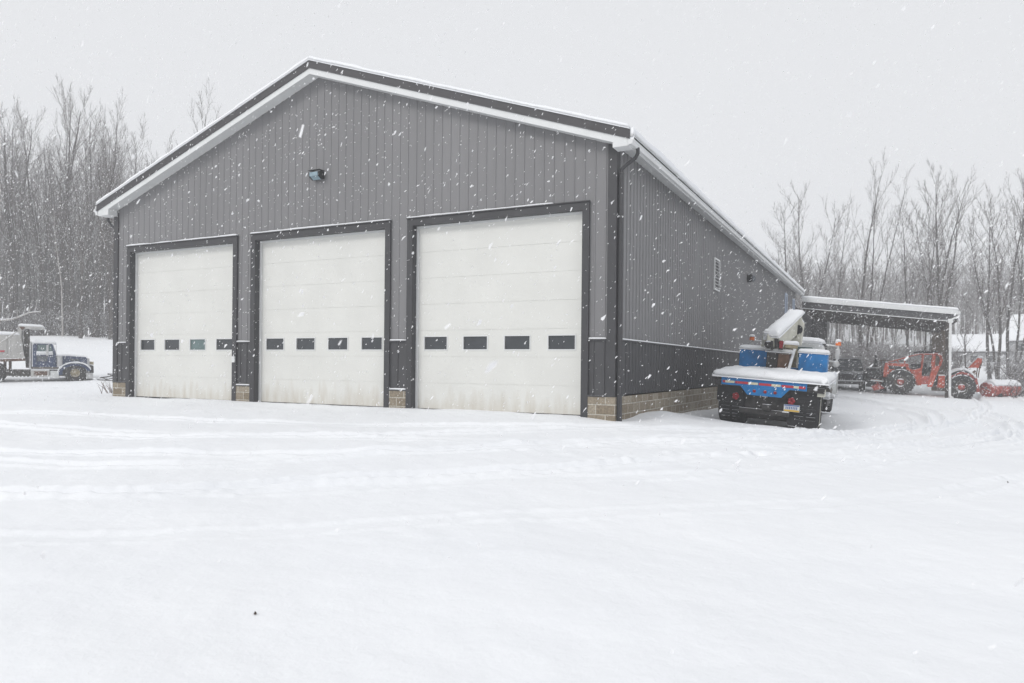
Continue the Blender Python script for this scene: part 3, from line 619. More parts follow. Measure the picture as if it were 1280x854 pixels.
# cab and hood
g=MB(); cp=[(-.86,.85),(.86,.85),(.88,1.4),(.78,1.95),(.66,2.05),(-.66,2.05),(-.78,1.95),(-.88,1.4)]
g.prism(cp,4.35,5.55); cb=g.build('cab',M['truckwhite'],ct,bevel=.06)
pillow(MB(),flat(-.82,.80,4.33,5.6,2.03),1.66,1.3,.15,.2,20,12,.2,seed=6.).build('snow_cover',M['snow'],cb)
g=MB(); g.prism([(-.6,1.60),(.68,1.60),(.62,1.82),(.54,1.90),(-.52,1.90),(-.6,1.82)],4.325,4.345); g.build('rear_window',M['greenglass'],cb)
g=MB(); g.prism([(5.55,.85),(7.1,.85),(7.15,1.35),(7.0,1.5),(5.55,1.6)],-.62,.62,axis=0); g.build('hood',M['truckwhite'],ct,bevel=.05)
for s in (-1,1):
    f_=MB(); pts=[]; c0=(6.15,.55)
    ring=[(c0[0]+.66*math.cos(a),c0[1]+.66*math.sin(a)) for a in np.linspace(-.1,PI+.1,12)]
    ring2=[(c0[0]+.56*math.cos(a),c0[1]+.56*math.sin(a)) for a in np.linspace(PI+.1,-.1,12)]
    xa,xb=(.62,1.17) if s>0 else (-1.17,-.62)
    f_.prism(ring+ring2,xa,xb,axis=0,smooth=False); ff=f_.build('front_fender',M['truckwhite'],ct,bevel=.02)
    wheel('wheel',ct,(s*.93,6.15,.5),.5,.3,0,rim='grimy',side=s)
    # mirrors
    mr=bpy.data.objects.new('mirror',None); C.objects.link(mr); mr.parent=ct
    x0=.84 if s>0 else -.84; xm=1.16 if s>0 else -1.22
    g=MB(); g.tube([(x0,5.3,2.0),(xm,5.2,1.98)],.022,6); g.tube([(x0,5.3,1.55),(xm-.0,5.2,1.52)],.022,6); g.tube([(xm,5.2,2.0),(xm,5.2,1.5)],.025,6); g.build('bracket',M['truckwhite'],mr)
    g=MB(); g.box(xm-.06,xm+.06,5.17,5.24,1.6,1.9); g.build('mirror_glass',M['chrome'],mr,bevel=.02)
    g=MB(); g.lathe([(-.04,.001),(-.04,.1),(.02,.1),(.05,.001)],(xm-.02,5.18,1.47),1,14); g.build('round_mirror',M['chrome'],mr)
    g=MB(); g.lathe([(0,.075),(.1,.07),(.13,.04),(.13,.001)],(xm,5.2,2.0),2,12); al=g.build('amber_lamp',M['amber'],mr)
    cap(xm-.08,xm+.08,5.12,5.28,2.11,.07,.07,5,5,.2).build('snow_cap',M['snow'],al)
g=MB(); g.box(.5,1.05,4.3,5.3,.5,.78); g.tube([(1.0,3.3,.75),(1.0,4.2,.75)],.16,10); g.build('fuel_tank',M['grimy'],ct,bevel=.03)
g=MB(); g.prism([(1.06,.12),(1.14,.12),(1.13,.82),(1.07,.82)],.3,.34); g.box(1.05,1.2,.1,.5,.82,.98); g.build('side_guard',M['boom'],ct)
for k,(x,y,z,r_) in enumerate([(1.12,1.2,.72,.14),(1.05,2.2,.7,.17),(1.15,3.1,.62,.14)]):
    cap(x-r_,x+r_,y-r_*1.6,y+r_*1.6,z,.12,.12,6,6,.5,seed=k).build('snow_clump',M['snow'],ct)
g=MB(); g.box(.75,1.18,1.7,3.2,.45,.72); g.build('side_box',M['darksteel'],ct,bevel=.03)

# ------------------------------------------------------------------ navy dump truck, side on
# local x = forwards, local y = away from us; front wheel touches the ground at 0,0,0
dh=math.atan2(.455,.89)+.536
dt_=thing('dump_truck','snow covered navy blue dump truck with pale grey dump body standing left of the workshop','dump truck',(-34.54,10.88,-.16),dh)
K=1/22.9; KX=1/26.4
def D(px,py): return ((px-94)*KX,(477-py)*K)
def dprism(pts,y0,y1,name,mt,par=dt_,bevel=.0): 
    g=MB(); g.prism([D(*p) for p in pts],y0,y1); return g.build(name,M[mt],par,bevel=bevel)
cab=dprism([(42.5,457.5),(42.5,431),(44,428.8),(64.5,428.8),(66,430.5),(71,445),(71.5,457.5)],.05,2.25,'cab','navy',bevel=.03)
g=MB(); pillow(g,lambda u,v:(D(42,0)[0]+(D(69.5,0)[0]-D(42,0)[0])*u,.0+2.3*v,D(0,429)[1]),1.2,2.3,.2,.2,14,14,.2); g.build('snow_cover',M['snow'],cab)
dprism([(48.2,430.5),(63.6,430.5),(67.5,442.5),(48.2,442.5)],.035,.049,'side_window','greenglass',cab)
g=MB(); pillow(g,lambda u,v:(D(46.5+20*u,0)[0],.0+.05*v,D(0,442.6)[1]),.9,.05,.26,.15,12,3,.3); g.build('snow_cover',M['snow'],cab)
dprism([(47.2,444),(60,444),(60,450.8),(47.2,450.8)],.03,.049,'door_emblem','frost',cab)
for a,b in ((47.3,47.7),(70.1,70.5)):
    g=MB(); g.prism([D(a,430),D(b,430),D(b,457),D(a,457)],.03,.049); g.build('door_seam',M['black'],cab)
g=MB(); g.prism([D(53.5,450),D(56,450),D(56,450.8),D(53.5,450.8)],.01,.03); g.build('door_handle',M['chrome'],cab)
g=MB(); g.box(D(58.7,0)[0],D(61.3,0)[0],-.22,-.1,D(0,444)[1],D(0,430.5)[1]); g.tube([(D(60,0)[0],-.16,D(0,431)[1]),(D(62,0)[0],.05,D(0,430)[1])],.02,6); g.tube([(D(60,0)[0],-.16,D(0,443)[1]),(D(63,0)[0],.05,D(0,446)[1])],.02,6); g.build('mirror',M['chrome'],cab,bevel=.02)
g=MB(); g.tube([D3 for D3 in [(D(39.8,0)[0],.25,D(0,460)[1]),(D(39.8,0)[0],.25,D(0,429)[1])]],.075,10); g.tube([(D(39.8,0)[0],.25,D(0,429)[1]),(D(39.9,0)[0],.25,D(0,426.8)[1])],.05,8); g.build('exhaust_stack',M['chrome'],dt_)
hood=dprism([(78,458),(78,443),(92,443.6),(107,445),(108.6,447),(108.6,460),(98,460)],.35,1.95,'hood','navy',bevel=.06)
pillow(MB(),lambda u,v:(D(76+33*u,0)[0],.33+1.64*v,D(0,443.3+1.8*u)[1]),1.4,1.64,.09,.2,16,12,.25).build('snow_cover',M['snow'],hood)
dprism([(87,447.2),(99,447.2),(98,450),(88,450)],.325,.349,'hood_emblem','frost',hood)
g=MB(); cx=D(74.6,0)[0]; g.tube([(cx,.12,D(0,457)[1]),(cx,.12,D(0,443.5)[1])],.14,12); ac=g.build('air_cleaner',M['chrome'],dt_)
cap(cx-.17,cx+.17,-.05,.29,D(0,443.6)[1],.09,.1,6,6,.2).build('snow_cover',M['snow'],ac)
dprism([(108.7,446),(111.8,447),(112,464.5),(108.7,464.5)],.4,1.9,'grille','chrome',bevel=.02)
g=MB(); g.prism([D(107.5,465),D(116.5,465),D(116.5,472),D(107.5,472)],.0,2.3); b_=g.build('bumper',M['chrome'],dt_,bevel=.02)
g=MB(); g.prism([D(112.2,450.5),D(117,450.5),D(117,454.5),D(112.2,454.5)],.5,.75);g.prism([D(112.2,450.5),D(117,450.5),D(117,454.5),D(112.2,454.5)],1.5,1.75); g.build('headlight',M['tan'],dt_,bevel=.02)
g=MB(); g.prism([D(112.5,454.6),D(117,455.6),D(117.4,464.8),D(112.5,464.8)],.45,1.85); g.build('plow_hitch',M['darksteel'],dt_,bevel=.02)
# fender and wheels
R0=.53
fx=0.; ring=[(fx+.76*math.cos(a),R0+.50*math.sin(a)) for a in np.linspace(.25,PI+.25,16)]; ring2=[(fx+.60*math.cos(a),R0+.40*math.sin(a)) for a in np.linspace(PI+.25,.25,16)]
for ya,yb in ((-.05,.45),(1.85,2.35)):
    g=MB(); g.prism(ring+ring2,ya,yb); ff=g.build('front_fender',M['navy'],dt_,bevel=.02)
    def fa(u,v):
        a=.35+(PI-.2)*(1-u); return (fx+.76*math.cos(a),ya-.03+(yb-ya+.06)*v,R0+.50*math.sin(a))
    g=MB(); 
    vs=[];nu_,nv_=20,6
    for i in range(nu_+1):
        for j in range(nv_+1):
            u,v=i/nu_,j/nv_; a=.35+(PI-.2)*(1-u); p=Vector(fa(u,v)); e=min(1,min(u,1-u)*5)**.5*min(1,min(v,1-v)*5+.35)**.5
            p+=Vector((math.cos(a)*.6,0,math.sin(a)+.15))*.06*e*(1+.4*mnoise.noise(p*4)); vs.append(p)
    g.add(vs,[(i*(nv_+1)+j,i*(nv_+1)+j+1,(i+1)*(nv_+1)+j+1,(i+1)*(nv_+1)+j) for i in range(nu_) for j in range(nv_)],True)
    so=g.build('snow_cover',M['snow'],ff); md=so.modifiers.new('s','SOLIDIFY'); md.thickness=.05
rx=D(-4,0)[0]
for x in (0,rx,rx-1.35):
    wheel('wheel',dt_,(x,.16 if x==0 else .28,R0),R0,.3 if x==0 else .55,1,rim='tan' if x==0 else 'grimy',side=-1,rr=.42)
    wheel('wheel',dt_,(x,2.15 if x==0 else 2.0,R0),R0,.3 if x==0 else .55,1,rim='grimy',side=1,rr=.5)
g=MB(); g.box(rx-1.9,D(108,0)[0],.75,.85,D(0,469)[1],D(0,461.)[1]); g.box(rx-1.9,D(108,0)[0],1.5,1.6,D(0,469)[1],D(0,461.)[1])
for k in range(9): 
    x=rx+.8+k*.17; g.box(x,x+.1,.55+random.random()*.2,.8,D(0,470)[1],D(0,461+random.random()*3)[1])
for x in (0,rx,rx-1.35): g.tube([(x,.2,R0),(x,2.1,R0)],.08,8)
g.build('chassis',M['grimy'],dt_,bevel=.01)
g=MB(); g.prism([D(41,457.6),D(73,457.6),D(73,460.2),D(41,460.2)],.05,2.2); g.build('running_board',M['grimy'],dt_)
g=MB(); g.prism([D(40.5,462),D(62.5,462),D(62.5,469.5),D(40.5,469.5)],.02,.5); tk=g.build('fuel_tank',M['bedside'],dt_,bevel=.03)
g=MB(); g.prism([D(44,463),D(60,463),D(60,468),D(44,468)],.0,.019); g.build('step_panel',M['rust'],tk)
cap(D(40.5,0)[0],D(62.5,0)[0],.0,.5,D(0,462)[1],.05,.05,10,5,.3).build('snow_cover',M['snow'],tk)
g=MB(); g.prism([D(63.5,462.5),D(73,462.5),D(74.5,471),D(63.5,471)],.05,.5); g.build('battery_box',M['truckwhite'],dt_,bevel=.02)
# dump body with ribs, raised on legs
body=dprism([(-75,452),(32.6,446.3),(28.2,419.5),(-75,419.5)],.05,2.35,'dump_body','bedside',bevel=.015)
for a in (-60,-40,-20,10.3,14.3,26.):
    g=MB(); g.prism([D(a,420),D(a+1.6,420),D(a+1.8,447.4),D(a+.2,447.4)],-.02,.049); g.build('rib',M['bedside'],body)
dprism([(-75,438.2),(30.5,437.0),(30.7,438.4),(-75,439.6)],-.03,.048,'side_rail','bedside',body)
dprism([(4.5,438.2),(10,438),(10,440),(4.5,440.2)],-.04,-.031,'red_decal','reflred',body)
dprism([(-75,453),(33,447.2),(33,450.3),(-75,456)],.1,2.3,'bed_frame','rust',dt_,bevel=.01)
g=MB(); pillow(g,lambda u,v:(D(-75+102*u,0)[0],.02+2.36*v,D(0,419.4)[1]),4.5,2.3,.17,.2,40,16,.2); g.build('snow_cover',M['snow'],body)
g=MB(); g.tube([(D(-8,0)[0],-.06,D(0,439)[1]),(D(23.5,0)[0],-.06,D(0,415.5)[1])],.035,6); g.build('tarp_arm',M['bedside'],body)
dprism([(22,420),(26.5,409),(29.5,409),(28.5,420)],.1,2.3,'headboard','bedside',body)
can=dprism([(25.5,408),(54.5,408.5),(54.5,410),(34,411.5),(28.5,412.5),(25.5,411.5)],.05,2.35,'canopy','bedside',body)
dprism([(26.5,409.2),(33.5,409.2),(32.5,411.6),(29,412.8)],.02,.049,'rust_patch','rust',body)
pillow(MB(),lambda u,v:(D(25+30*u,0)[0],.02+2.36*v,D(0,408.2+.4*u)[1]),1.3,2.3,.13,.2,16,12,.3,seed=4).build('snow_cover',M['snow'],can)
dprism([(30,412.5),(37,411.5),(38.3,459),(33.5,459)],.85,1.5,'hoist','grimy')
for a in (7.5,13.6,-30): 
    g=MB(); g.prism([D(a,451),D(a+2,451),D(a+2,461.5),D(a,461.5)],.7,.95); g.prism([D(a,451),D(a+2,451),D(a+2,461.5),D(a,461.5)],1.4,1.65); g.build('leg',M['rust'],dt_)

# ------------------------------------------------------------------ log skidder under and beside the shed
sx,sy_=Vector((8.45,34.05,0)),Vector((5.4,34.12,0))
# local x = towards picture right, local y = away
ah=.30
def K2(): pass
SKZ=gz(5.4,34.1)
sk=thing('log_skidder','red orange log skidder with open cab and chained wheels parked at the open shed','skidder',(5.45,34.5,SKZ),ah-.29)
Q=1/21.7; QX=1/24.9
sk.rotation_euler=(0,.075,.0)
def S(px,py): return ((px-1125.3)*QX,(494.5+ (px-1125.3)*.085-py)*Q)
def sp(pts,y0,y1,name,mt,par=sk,bevel=.012):
    g=MB(); g.prism([S(*p) for p in pts],y0,y1); return g.build(name,M[mt],par,bevel=bevel)
hd=sp([(1103.5,453.8),(1133.5,455.6),(1135.5,462),(1142,464),(1147,483),(1140,480),(1128,472),(1112,474),(1102.6,472.5),(1102,464)],.75,1.65,'engine_hood','orange')
sp([(1106,463),(1102.6,463),(1102.4,472),(1106,473)],.7,1.7,'radiator_guard','orange')
sp([(1108,457.5),(1131,459.5),(1132,463.5),(1109,462)],.735,.749,'engine_opening','darksteel',hd)
pillow(MB(),lambda u,v:(S(1103.5+30*u,0)[0],.74+.92*v,S(1103.5+30*u,453.9+1.7*u)[1]),1.4,.92,.07,.1,12,6,.4).build('snow_cover',M['snow'],hd)
sp([(1141,463.5),(1151.4,461),(1152.5,483.5),(1147,483.5)],.6,1.8,'front_body','orange')
sp([(1164.3,460),(1174.6,458.3),(1170,471),(1166.5,485.3),(1160.6,485.3)],.6,1.8,'rear_body','orange')
sp([(1152.2,471.5),(1162,471.5),(1161.5,482),(1152.2,482)],.65,1.75,'cab_floor','redtank')
g=MB(); 
for yy in (.62,1.78):
    g.tube([(S(1107,453.4)[0],yy,S(1107,453.4)[1]),(S(1138,445)[0],yy,S(1138,445)[1]),(S(1146,443.3)[0],yy,S(1146,443.3)[1]),(S(1169,443.6)[0],yy,S(1169,443.6)[1]),(S(1173.8,446)[0],yy,S(1173.8,446)[1]),(S(1175.3,451)[0],yy,S(1175.3,451)[1]),(S(1174,459)[0],yy,S(1174,459)[1])],.045,8)
    g.tube([(S(1151.6,444)[0],yy,S(1151.6,444)[1]),(S(1151,462)[0],yy,S(1151,462)[1])],.05,8)
    g.tube([(S(1119,450.3)[0],yy,S(1119,450.3)[1]),(S(1121,455)[0],yy,S(1121,455)[1])],.03,6)
    g.tube([(S(1128,448)[0],yy,S(1128,448)[1]),(S(1129,455.6)[0],yy,S(1129,455.6)[1])],.03,6)
g.prism([S(1140,444.2),S(1170,443.4),S(1170,442.3),S(1140,443.2)],.6,1.8)
g.prism([S(1163.8,444),S(1167,444),S(1167.6,459.5),S(1163.5,460)],.6,.68);g.prism([S(1163.8,444),S(1167,444),S(1167.6,459.5),S(1163.5,460)],1.72,1.8)
g.build('roll_cage',M['orange'],sk)
g=MB(); g.prism([S(1152.5,455.5),S(1156,455),S(1158.5,462),S(1160,470),S(1153,470)],.95,1.45); g.prism([S(1160,461),S(1163,459),S(1163,466),S(1160,466)],.9,1.5); g.tube([(S(1145,461)[0],1.2,S(1145,461)[1]),(S(1148,456)[0],1.2,S(1148,456)[1])],.03,6)
g.prism([S(1137,456),S(1150,456.5),S(1150,461),S(1140,463)],.85,1.55); g.build('driver_seat',M['black'],sk,bevel=.03)
g=MB()
for k in range(26):
    u=k/25; px=1140+28*u; 
    g.tube([(S(px,0)[0]+random.uniform(-.05,.05),.7+random.random()*.9,S(px,442)[1]+.03),(S(px+2,0)[0],.8+random.random()*.9,S(px,440.3)[1]+random.random()*.04)],.05,5)
ch=g.build('tyre_chain_pile',M['black'],sk)
sp([(1168.5,471),(1173.5,470),(1173,483),(1167,484)],.9,1.5,'pivot_joint','darksteel')
rf=sp([(1173.2,471.5),(1184,471.5),(1189,475),(1187,487),(1173,486)],.6,1.8,'rear_frame','orange')
pillow(MB(),lambda u,v:(S(1173+11*u,0)[0],.58+1.24*v,S(1173+11*u,471.4)[1]),.5,1.24,.06,.08,8,6,.3).build('snow_cover',M['snow'],rf)
sp([(1184,474),(1200,466),(1214,470),(1219,480),(1218,486),(1210,478),(1192,476),(1186,486)],.35,2.05,'rear_deck','redtank')
pillow(MB(),lambda u,v:(S(1184+35*u,0)[0],.28+1.8*v,S(1184+35*u,471.5-7.*math.sin(PI*min(u*1.05,1))**.8+9*max(0,u-.55)**1.3)[1]),1.6,1.8,.14,.2,20,10,.3,seed=3).build('snow_cover',M['snow'],sk)
bmm=sp([(1209,462),(1219.5,449.5),(1225,450.5),(1224.5,456),(1221.5,462),(1214,461.5)],1.0,1.4,'arch_boom','orange')
sp([(1183,470),(1207.5,460.4),(1210,462.4),(1184,473.6)],1.1,1.3,'arch_strut','grimy')
pillow(MB(),lambda u,v:(S(1214+11.5*u,0)[0],.97+.46*v,S(1214+11.5*u,455.5-6.7*min(1,u*1.9))[1]),.5,.46,.06,.08,10,5,.3).build('snow_cover',M['snow'],bmm)
g=MB(); g.tube([(S(1224,453)[0],1.2,S(1224,453)[1]),(S(1222.5,462)[0],1.2,S(1222.5,462)[1])],.1,6);g.tube([(S(1223.5,460)[0],1.15,S(1223.5,460)[1]),(S(1222.5,474)[0],1.1,S(1222.5,474)[1])],.03,6);g.tube([(S(1221,460)[0],1.25,S(1221,460)[1]),(S(1220.8,474)[0],1.3,S(1220.8,474)[1])],.03,6)
g.tube([(S(1216,466)[0],1.2,S(1216,466)[1]),(S(1219.5,469.5)[0],1.2,S(1219.5,469.5)[1])],.12,8); g.build('grapple',M['rust'],sk)
sp([(1218,474),(1220.5,474),(1226,492),(1221.5,492)],.8,1.6,'butt_plate','redtank')
def sw(px,py,r,side_y,s,lug):
    x,z=S(px,py); return wheel('wheel',sk,(x,side_y,z),r,.5,1,rim='grimy',side=s,rr=.46,lugs=lug,hub='redtank')
for yy,s in ((.28,-1),(2.15,1)):
    sw(1125.3,478.2,.74,yy,s,14); sw(1201.8,485.2,.70,yy,s,14)
# blade at the front
sp([(1101,476),(1097,478),(1088,477),(1086,474.5),(1090,476),(1103,485),(1106,487),(1092,490),(1088,485)],.5,1.9,'front_blade','redtank')
g=cap(S(1086,0)[0],S(1104,0)[0],.4,2.0,S(1095,478)[1],.08,.12,8,8,.6); g.build('snow_clump',M['snow'],sk)

# red tank / drum lying to the right
tk=thing('red_drum_roller','weathered red drum shaped tank with round end under snow, right of the skidder','roller',(10.35,37.2,gz(10.3,37.2)-.02),math.radians(48))
q=1/21.5
g=MB(); g.lathe([(-.35,.001),(-.35,.43),(-.31,.46),(-.27,.44),(.1,.45),(.14,.47),(.2,.45),(1.85,.44),(2.1,.38),(2.2,.2),(2.21,.001)],(-.25,0,.42),0,32); dr=g.build('drum',M['redtank'],tk)
g=MB(); g.lathe([(-.37,.001),(-.37,.08),(-.35,.09)],(-.25,0,.5),0,12); g.tube([(-.61,-.3,.35),(-.62,.25,.6)],.02,6); g.build('end_hub',M['grimy'],dr)
g=MB()
def dc(u,v):
    a=math.radians(30+120*v); return (-.40+2.2*u,-.47*math.cos(a),.42+.46*math.sin(a))
pillow(g,dc,1.4,1.0,.13,.15,16,10,.3,seed=8); g.build('snow_cover',M['snow'],tk)
g=MB(); g.lathe([(-.05,.001),(-.05,.13),(.05,.13),(.05,.001)],(.1,-.35,.08),1,14); g.build('wheel',M['black'],tk)

# ------------------------------------------------------------------ dark pickup and old tractor under the shed
pk=thing('dark_pickup','dark slate pickup with frosted windscreen parked behind the crane truck under the shed','pickup',(2.55,35.2,gz(2.7,35)),0); pk.scale=(1.06,1.06,1.12)
g=MB(); g.prism([(-.9,.35),(.9,.35),(.93,.9),(.88,1.15),(.72,1.75),(-.72,1.75),(-.88,1.15),(-.93,.9)],1.4,2.9); pc=g.build('cab',M['darkblue'],pk,bevel=.06)
g=MB(); g.prism([(0,.35),(1.5,.35),(1.5,1.1),(.2,1.02),(0,.9)],-.92,.92,axis=0); g.box(-.92,.92,2.9,4.8,.5,1.1); g.build('body',M['darkblue'],pk,bevel=.06)
g=MB(); g.add([(-.72,1.1,1.12),(.72,1.1,1.12),(.62,1.38,1.68),(-.62,1.38,1.68),(-.72,1.15,1.12),(.72,1.15,1.12),(.62,1.43,1.68),(-.62,1.43,1.68)],[(0,1,2,3),(7,6,5,4),(0,4,5,1),(2,6,7,3),(1,5,6,2),(0,3,7,4)]); g.build('windscreen',M['frost'],pc)
g=MB(); g.box(-.6,.6,-.03,-.005,.6,.85); g.build('grille',M['black'],pk)
for s in (-1,1):
    g=MB(); g.box(s*.75-.13,s*.75+.13,-.04,-.005,.62,.84); g.build('headlight',M['frost'],pk,bevel=.02)
    for y in (.75,3.9): wheel('wheel',pk,(s*.8,y,.36),.36,.24,0,rim='grimy',side=s)
g=MB(); g.box(-.93,.93,-.12,-.01,.36,.52); bb=g.build('bumper',M['darksteel'],pk,bevel=.02); cap(-.93,.93,-.13,0,.52,.05,.05,12,4,.4).build('snow_cover',M['snow'],bb)
cap(-.75,.75,1.4,2.9,1.75,.06,.1,10,8,.4).build('snow_cover',M['snow'],pc)
tr=thing('old_tractor','old black tractor with upright exhaust stack and flat rack in front of the skidder','tractor',(4.0,36.6,gz(4,36.5)),0)
g=MB(); g.box(-.3,.4,-.6,1.2,.75,1.45); hd=g.build('engine_hood',M['darksteel'],tr,bevel=.05)
g=MB(); g.box(-.26,.36,-.64,-.61,.8,1.4); g.build('grille',M['black'],hd)
g=MB(); g.tube([(.18,.2,1.4),(.18,.2,2.2)],.05,8); g.tube([(.18,.2,1.55),(.18,.2,1.95)],.10,8); g.tube([(.18,.2,2.2),(.2,.14,2.32)],.04,8); g.build('exhaust_stack',M['black'],tr)
g=MB(); g.box(.35,1.35,.3,1.7,1.90,1.96)
for x,y in ((.45,.35),(1.2,.35),(.45,1.65),(1.2,1.65)): g.box(x,x+.06,y,y+.06,.8,1.9)
g.build('flat_rack',M['rust'],tr)
g=MB(); g.box(-.5,.7,.9,1.5,.6,1.15); g.box(-.8,-.5,1.1,2.0,1.2,1.3); g.box(-.35,.35,-.9,-.65,.3,.7); g.build('body',M['black'],tr,bevel=.03)
for s in (-1,1):
    wheel('wheel',tr,(s*.62,1.6,.62),.62,.36,0,rim='darksteel',side=s,lugs=12); wheel('wheel',tr,(s*.5,-.3,.35),.35,.2,0,rim='darksteel',side=s)
cap(-.3,.4,-.6,1.2,1.452,.03,.08,8,10,.8).build('snow_cover',M['snow'],tr)

# ------------------------------------------------------------------ distant houses
def house(name,label,x,y,rz,w_,d_,h_,rh,wallm,chim=True,wing=False):
    z=gz(x,y)-.3
    t=thing(name,label,'house',(x,y,z),rz)
    g=MB(); g.box(-w_/2,w_/2,0,d_,0,h_); g.prism([(0,h_),(d_,h_),(d_/2,h_+rh)],-w_/2+.01,w_/2-.01,axis=0); g.build('wall',M[wallm],t)
    g=MB(); 
    for s in (0,1):
        e=-.5 if s==0 else d_+.5; mid=d_/2; k=rh/(d_/2); ze=h_-.5*k
        pts=[(e,ze+.02),(mid,h_+rh+.02),(mid,h_+rh+.25),(e,ze+.25)]
        g.prism(pts if s==0 else pts[::-1],-w_/2-.5,w_/2+.5,axis=0)
    rf=g.build('roof',M['roof'],t)
    g=MB()
    for s in (0,1):
        e=-.55 if s==0 else d_+.55; mid=d_/2; k=rh/(d_/2); ze=h_-.55*k
        pillow(g,lambda u,v:(-w_/2-.55+(w_+1.1)*u,e+(mid-e)*v,ze+(h_+rh-ze)*v+.26),w_,d_/2,.25,.3,24,10,.2)
    g.build('roof_snow',M['snow'],rf)
    if chim:
        g=MB(); g.box(w_*.2,w_*.2+.8,d_/2-.4,d_/2+.4,h_+rh-.5,h_+rh+1.1); g.build('chimney',M['housewhite'],rf)
        cap(w_*.2-.05,w_*.2+.85,d_/2-.45,d_/2+.45,h_+rh+1.1,.2,.2,5,5,.1).build('snow_cap',M['snow'],rf)
    for k in range(3):
        g=MB(); x0=-w_/2+w_*(.18+.27*k); g.box(x0,x0+1.1,-.06,-.01,h_*.35,h_*.8); f_=g.build('window',M['housewhite'],t)
        g=MB(); g.box(x0+.1,x0+1.0,-.09,-.061,h_*.35+.1,h_*.8-.1); g.build('pane',M['glass'],f_)
    return t
h1=house('house','low pale grey house with snowy roof and chimney among bare trees beyond the yard',14.6,98,-.12,6.5,8,2.3,2.0,'housewall')
g=MB(); g.box(-5.0,-3.2,-1.5,5,0,2.6); g.prism([(-5.0,2.6),(-3.2,2.6),(-4.1,3.7)],-1.5,5); wg=g.build('wing',M['housewhite'],h1)
g=MB(); g.box(-4.4,-3.8,-1.56,-1.51,1.1,1.9); g.build('window',M['glass'],wg)
g=MB()
for s in (-1,1): pillow(g,lambda u,v:(-4.1+s*1.15*u,-1.7+7*v,3.85-1.3*u),1.5,7,.25,.3,8,10,.2)
g.build('roof_snow',M['snow'],wg)
house('house','snow covered house at the far right edge, mostly hidden by tree trunks',22.6,104,-.5,8,7,2.6,3.2,'housewall',False)

# ------------------------------------------------------------------ trees
def tree_mesh(seed,H=20.,r0=.2,first=.38,nl=16,spread=.55,stems=1,twigs=5,lean=0.,subs=6):
    """returns trunk MB and crown MB of one bare tree"""
    rnd=random.Random(seed); tk=MB(); cw=MB()
    def rv3(): return Vector((rnd.uniform(-1,1),rnd.uniform(-1,1),rnd.uniform(-1,1)))
    def path(p,d,Ln,n,wob,upb):
        pts=[p.copy()]; d=d.normalized()
        for i in range(n):
            d=(d+rv3()*wob+Vector((0,0,upb))).normalized(); p=p+d*Ln/n; pts.append(p.copy())
        return pts
    def at(pts,t):
        t=min(max(t,0),.999)*(len(pts)-1); i=int(t); return pts[i].lerp(pts[i+1],t-i),(pts[i+1]-pts[i]).normalized()
    for s in range(stems):
        a=rnd.random()*6.28
        d=Vector((math.cos(a)*.10*(stems>1)+lean,math.sin(a)*.10*(stems>1),1)); Hs=H*(1 if s==0 else rnd.uniform(.75,.97)); rr=r0*(1 if s==0 else rnd.uniform(.6,.85))
        base=Vector((math.cos(a)*.25*(stems>1),math.sin(a)*.25*(stems>1),-.4))
        tp=path(base,d,Hs,12,.065,.03)
        rs=[max(.02,rr*(1-(i/12)**1.15*.93)) for i in range(13)]; rs[0]*=1.4
        tk.tube(tp,rs,7,False)
        for k in range(nl):
            t=first+(1-first)*((k+rnd.random()*.8)/nl); p,dd=at(tp,t); az=k*2.4+rnd.random(); sp_=spread*rnd.uniform(.6,1.25)
            side=Vector((math.cos(az),math.sin(az),0)); d2=dd*math.cos(sp_)+side*math.sin(sp_)
            Ll=H*rnd.uniform(.20,.36)*(1.2-t*.72); r1=max(.018,rr*(1-t*.9)*.42)
            lp=path(p,d2,Ll,5,.08,.085); cw.tube(lp,[r1*(1-i/5*.82) for i in range(6)],4,False)
            for m_ in range(subs):
                t2=.2+.8*(m_+rnd.random()*.7)/subs; q,d3=at(lp,t2); v=(d3+rv3()*.62+Vector((0,0,.22))).normalized()
                L2=Ll*rnd.uniform(.25,.5)*(1.15-t2*.6); r2=max(.011,r1*.4*(1-t2*.4)); sp2=path(q,v,L2,3,.09,.07)
                cw.tube(sp2,[r2,r2*.8,r2*.6,r2*.4],3,False)
                for n_ in range(twigs):
                    t3=.2+.8*(n_+rnd.random()*.6)/twigs; q3,d4=at(sp2,t3); v3=(d4+rv3()*.8+Vector((0,0,.25))).normalized()
                    e=path(q3,v3,L2*rnd.uniform(.35,.7),2,.12,.05); cw.tube(e,[.010,.008,.005],3,False)
        # fine twigs straight off the upper trunk
        for k in range(30):
            t=.25+.7*rnd.random(); p,dd=at(tp,t); v=(dd*.8+rv3()).normalized(); e=path(p,v,rnd.uniform(.5,1.8),3,.2,.1); cw.tube(e,[.016,.012,.009,.005],3,False)
    return tk,cw
class Kind: pass
def make_kind(seed,bark='bark',**kw):
    k=Kind(); tk,cw=tree_mesh(seed,**kw)
    a=tk.build('trunk',M[bark]); b=cw.build('crown',M['twig']); k.t,k.c=a.data,b.data; k.H=kw.get('H',20)
    bpy.data.objects.remove(a); bpy.data.objects.remove(b); return k
def plant(k,x,y,h,label,group=None,rz=None,name='bare_tree',lean=0.,leandir=0.,dz=0,cat='tree',thin=1.):
    s=h/k.H; t=thing(name,label,cat,(x,y,gz(x,y)-.05+dz),0,group)
    t.rotation_mode='ZXZ' if False else 'XYZ'
    t.rotation_euler=(lean*math.sin(leandir),lean*math.cos(leandir),random.random()*6.28 if rz is None else rz)
    sx_=s*random.uniform(.9,1.1); t.scale=(sx_*thin,sx_*thin,s)
    for nm,me in (('trunk',k.t),('crown',k.c)):
        o=bpy.data.objects.new(nm,me); C.objects.link(o); o.parent=t
    return t
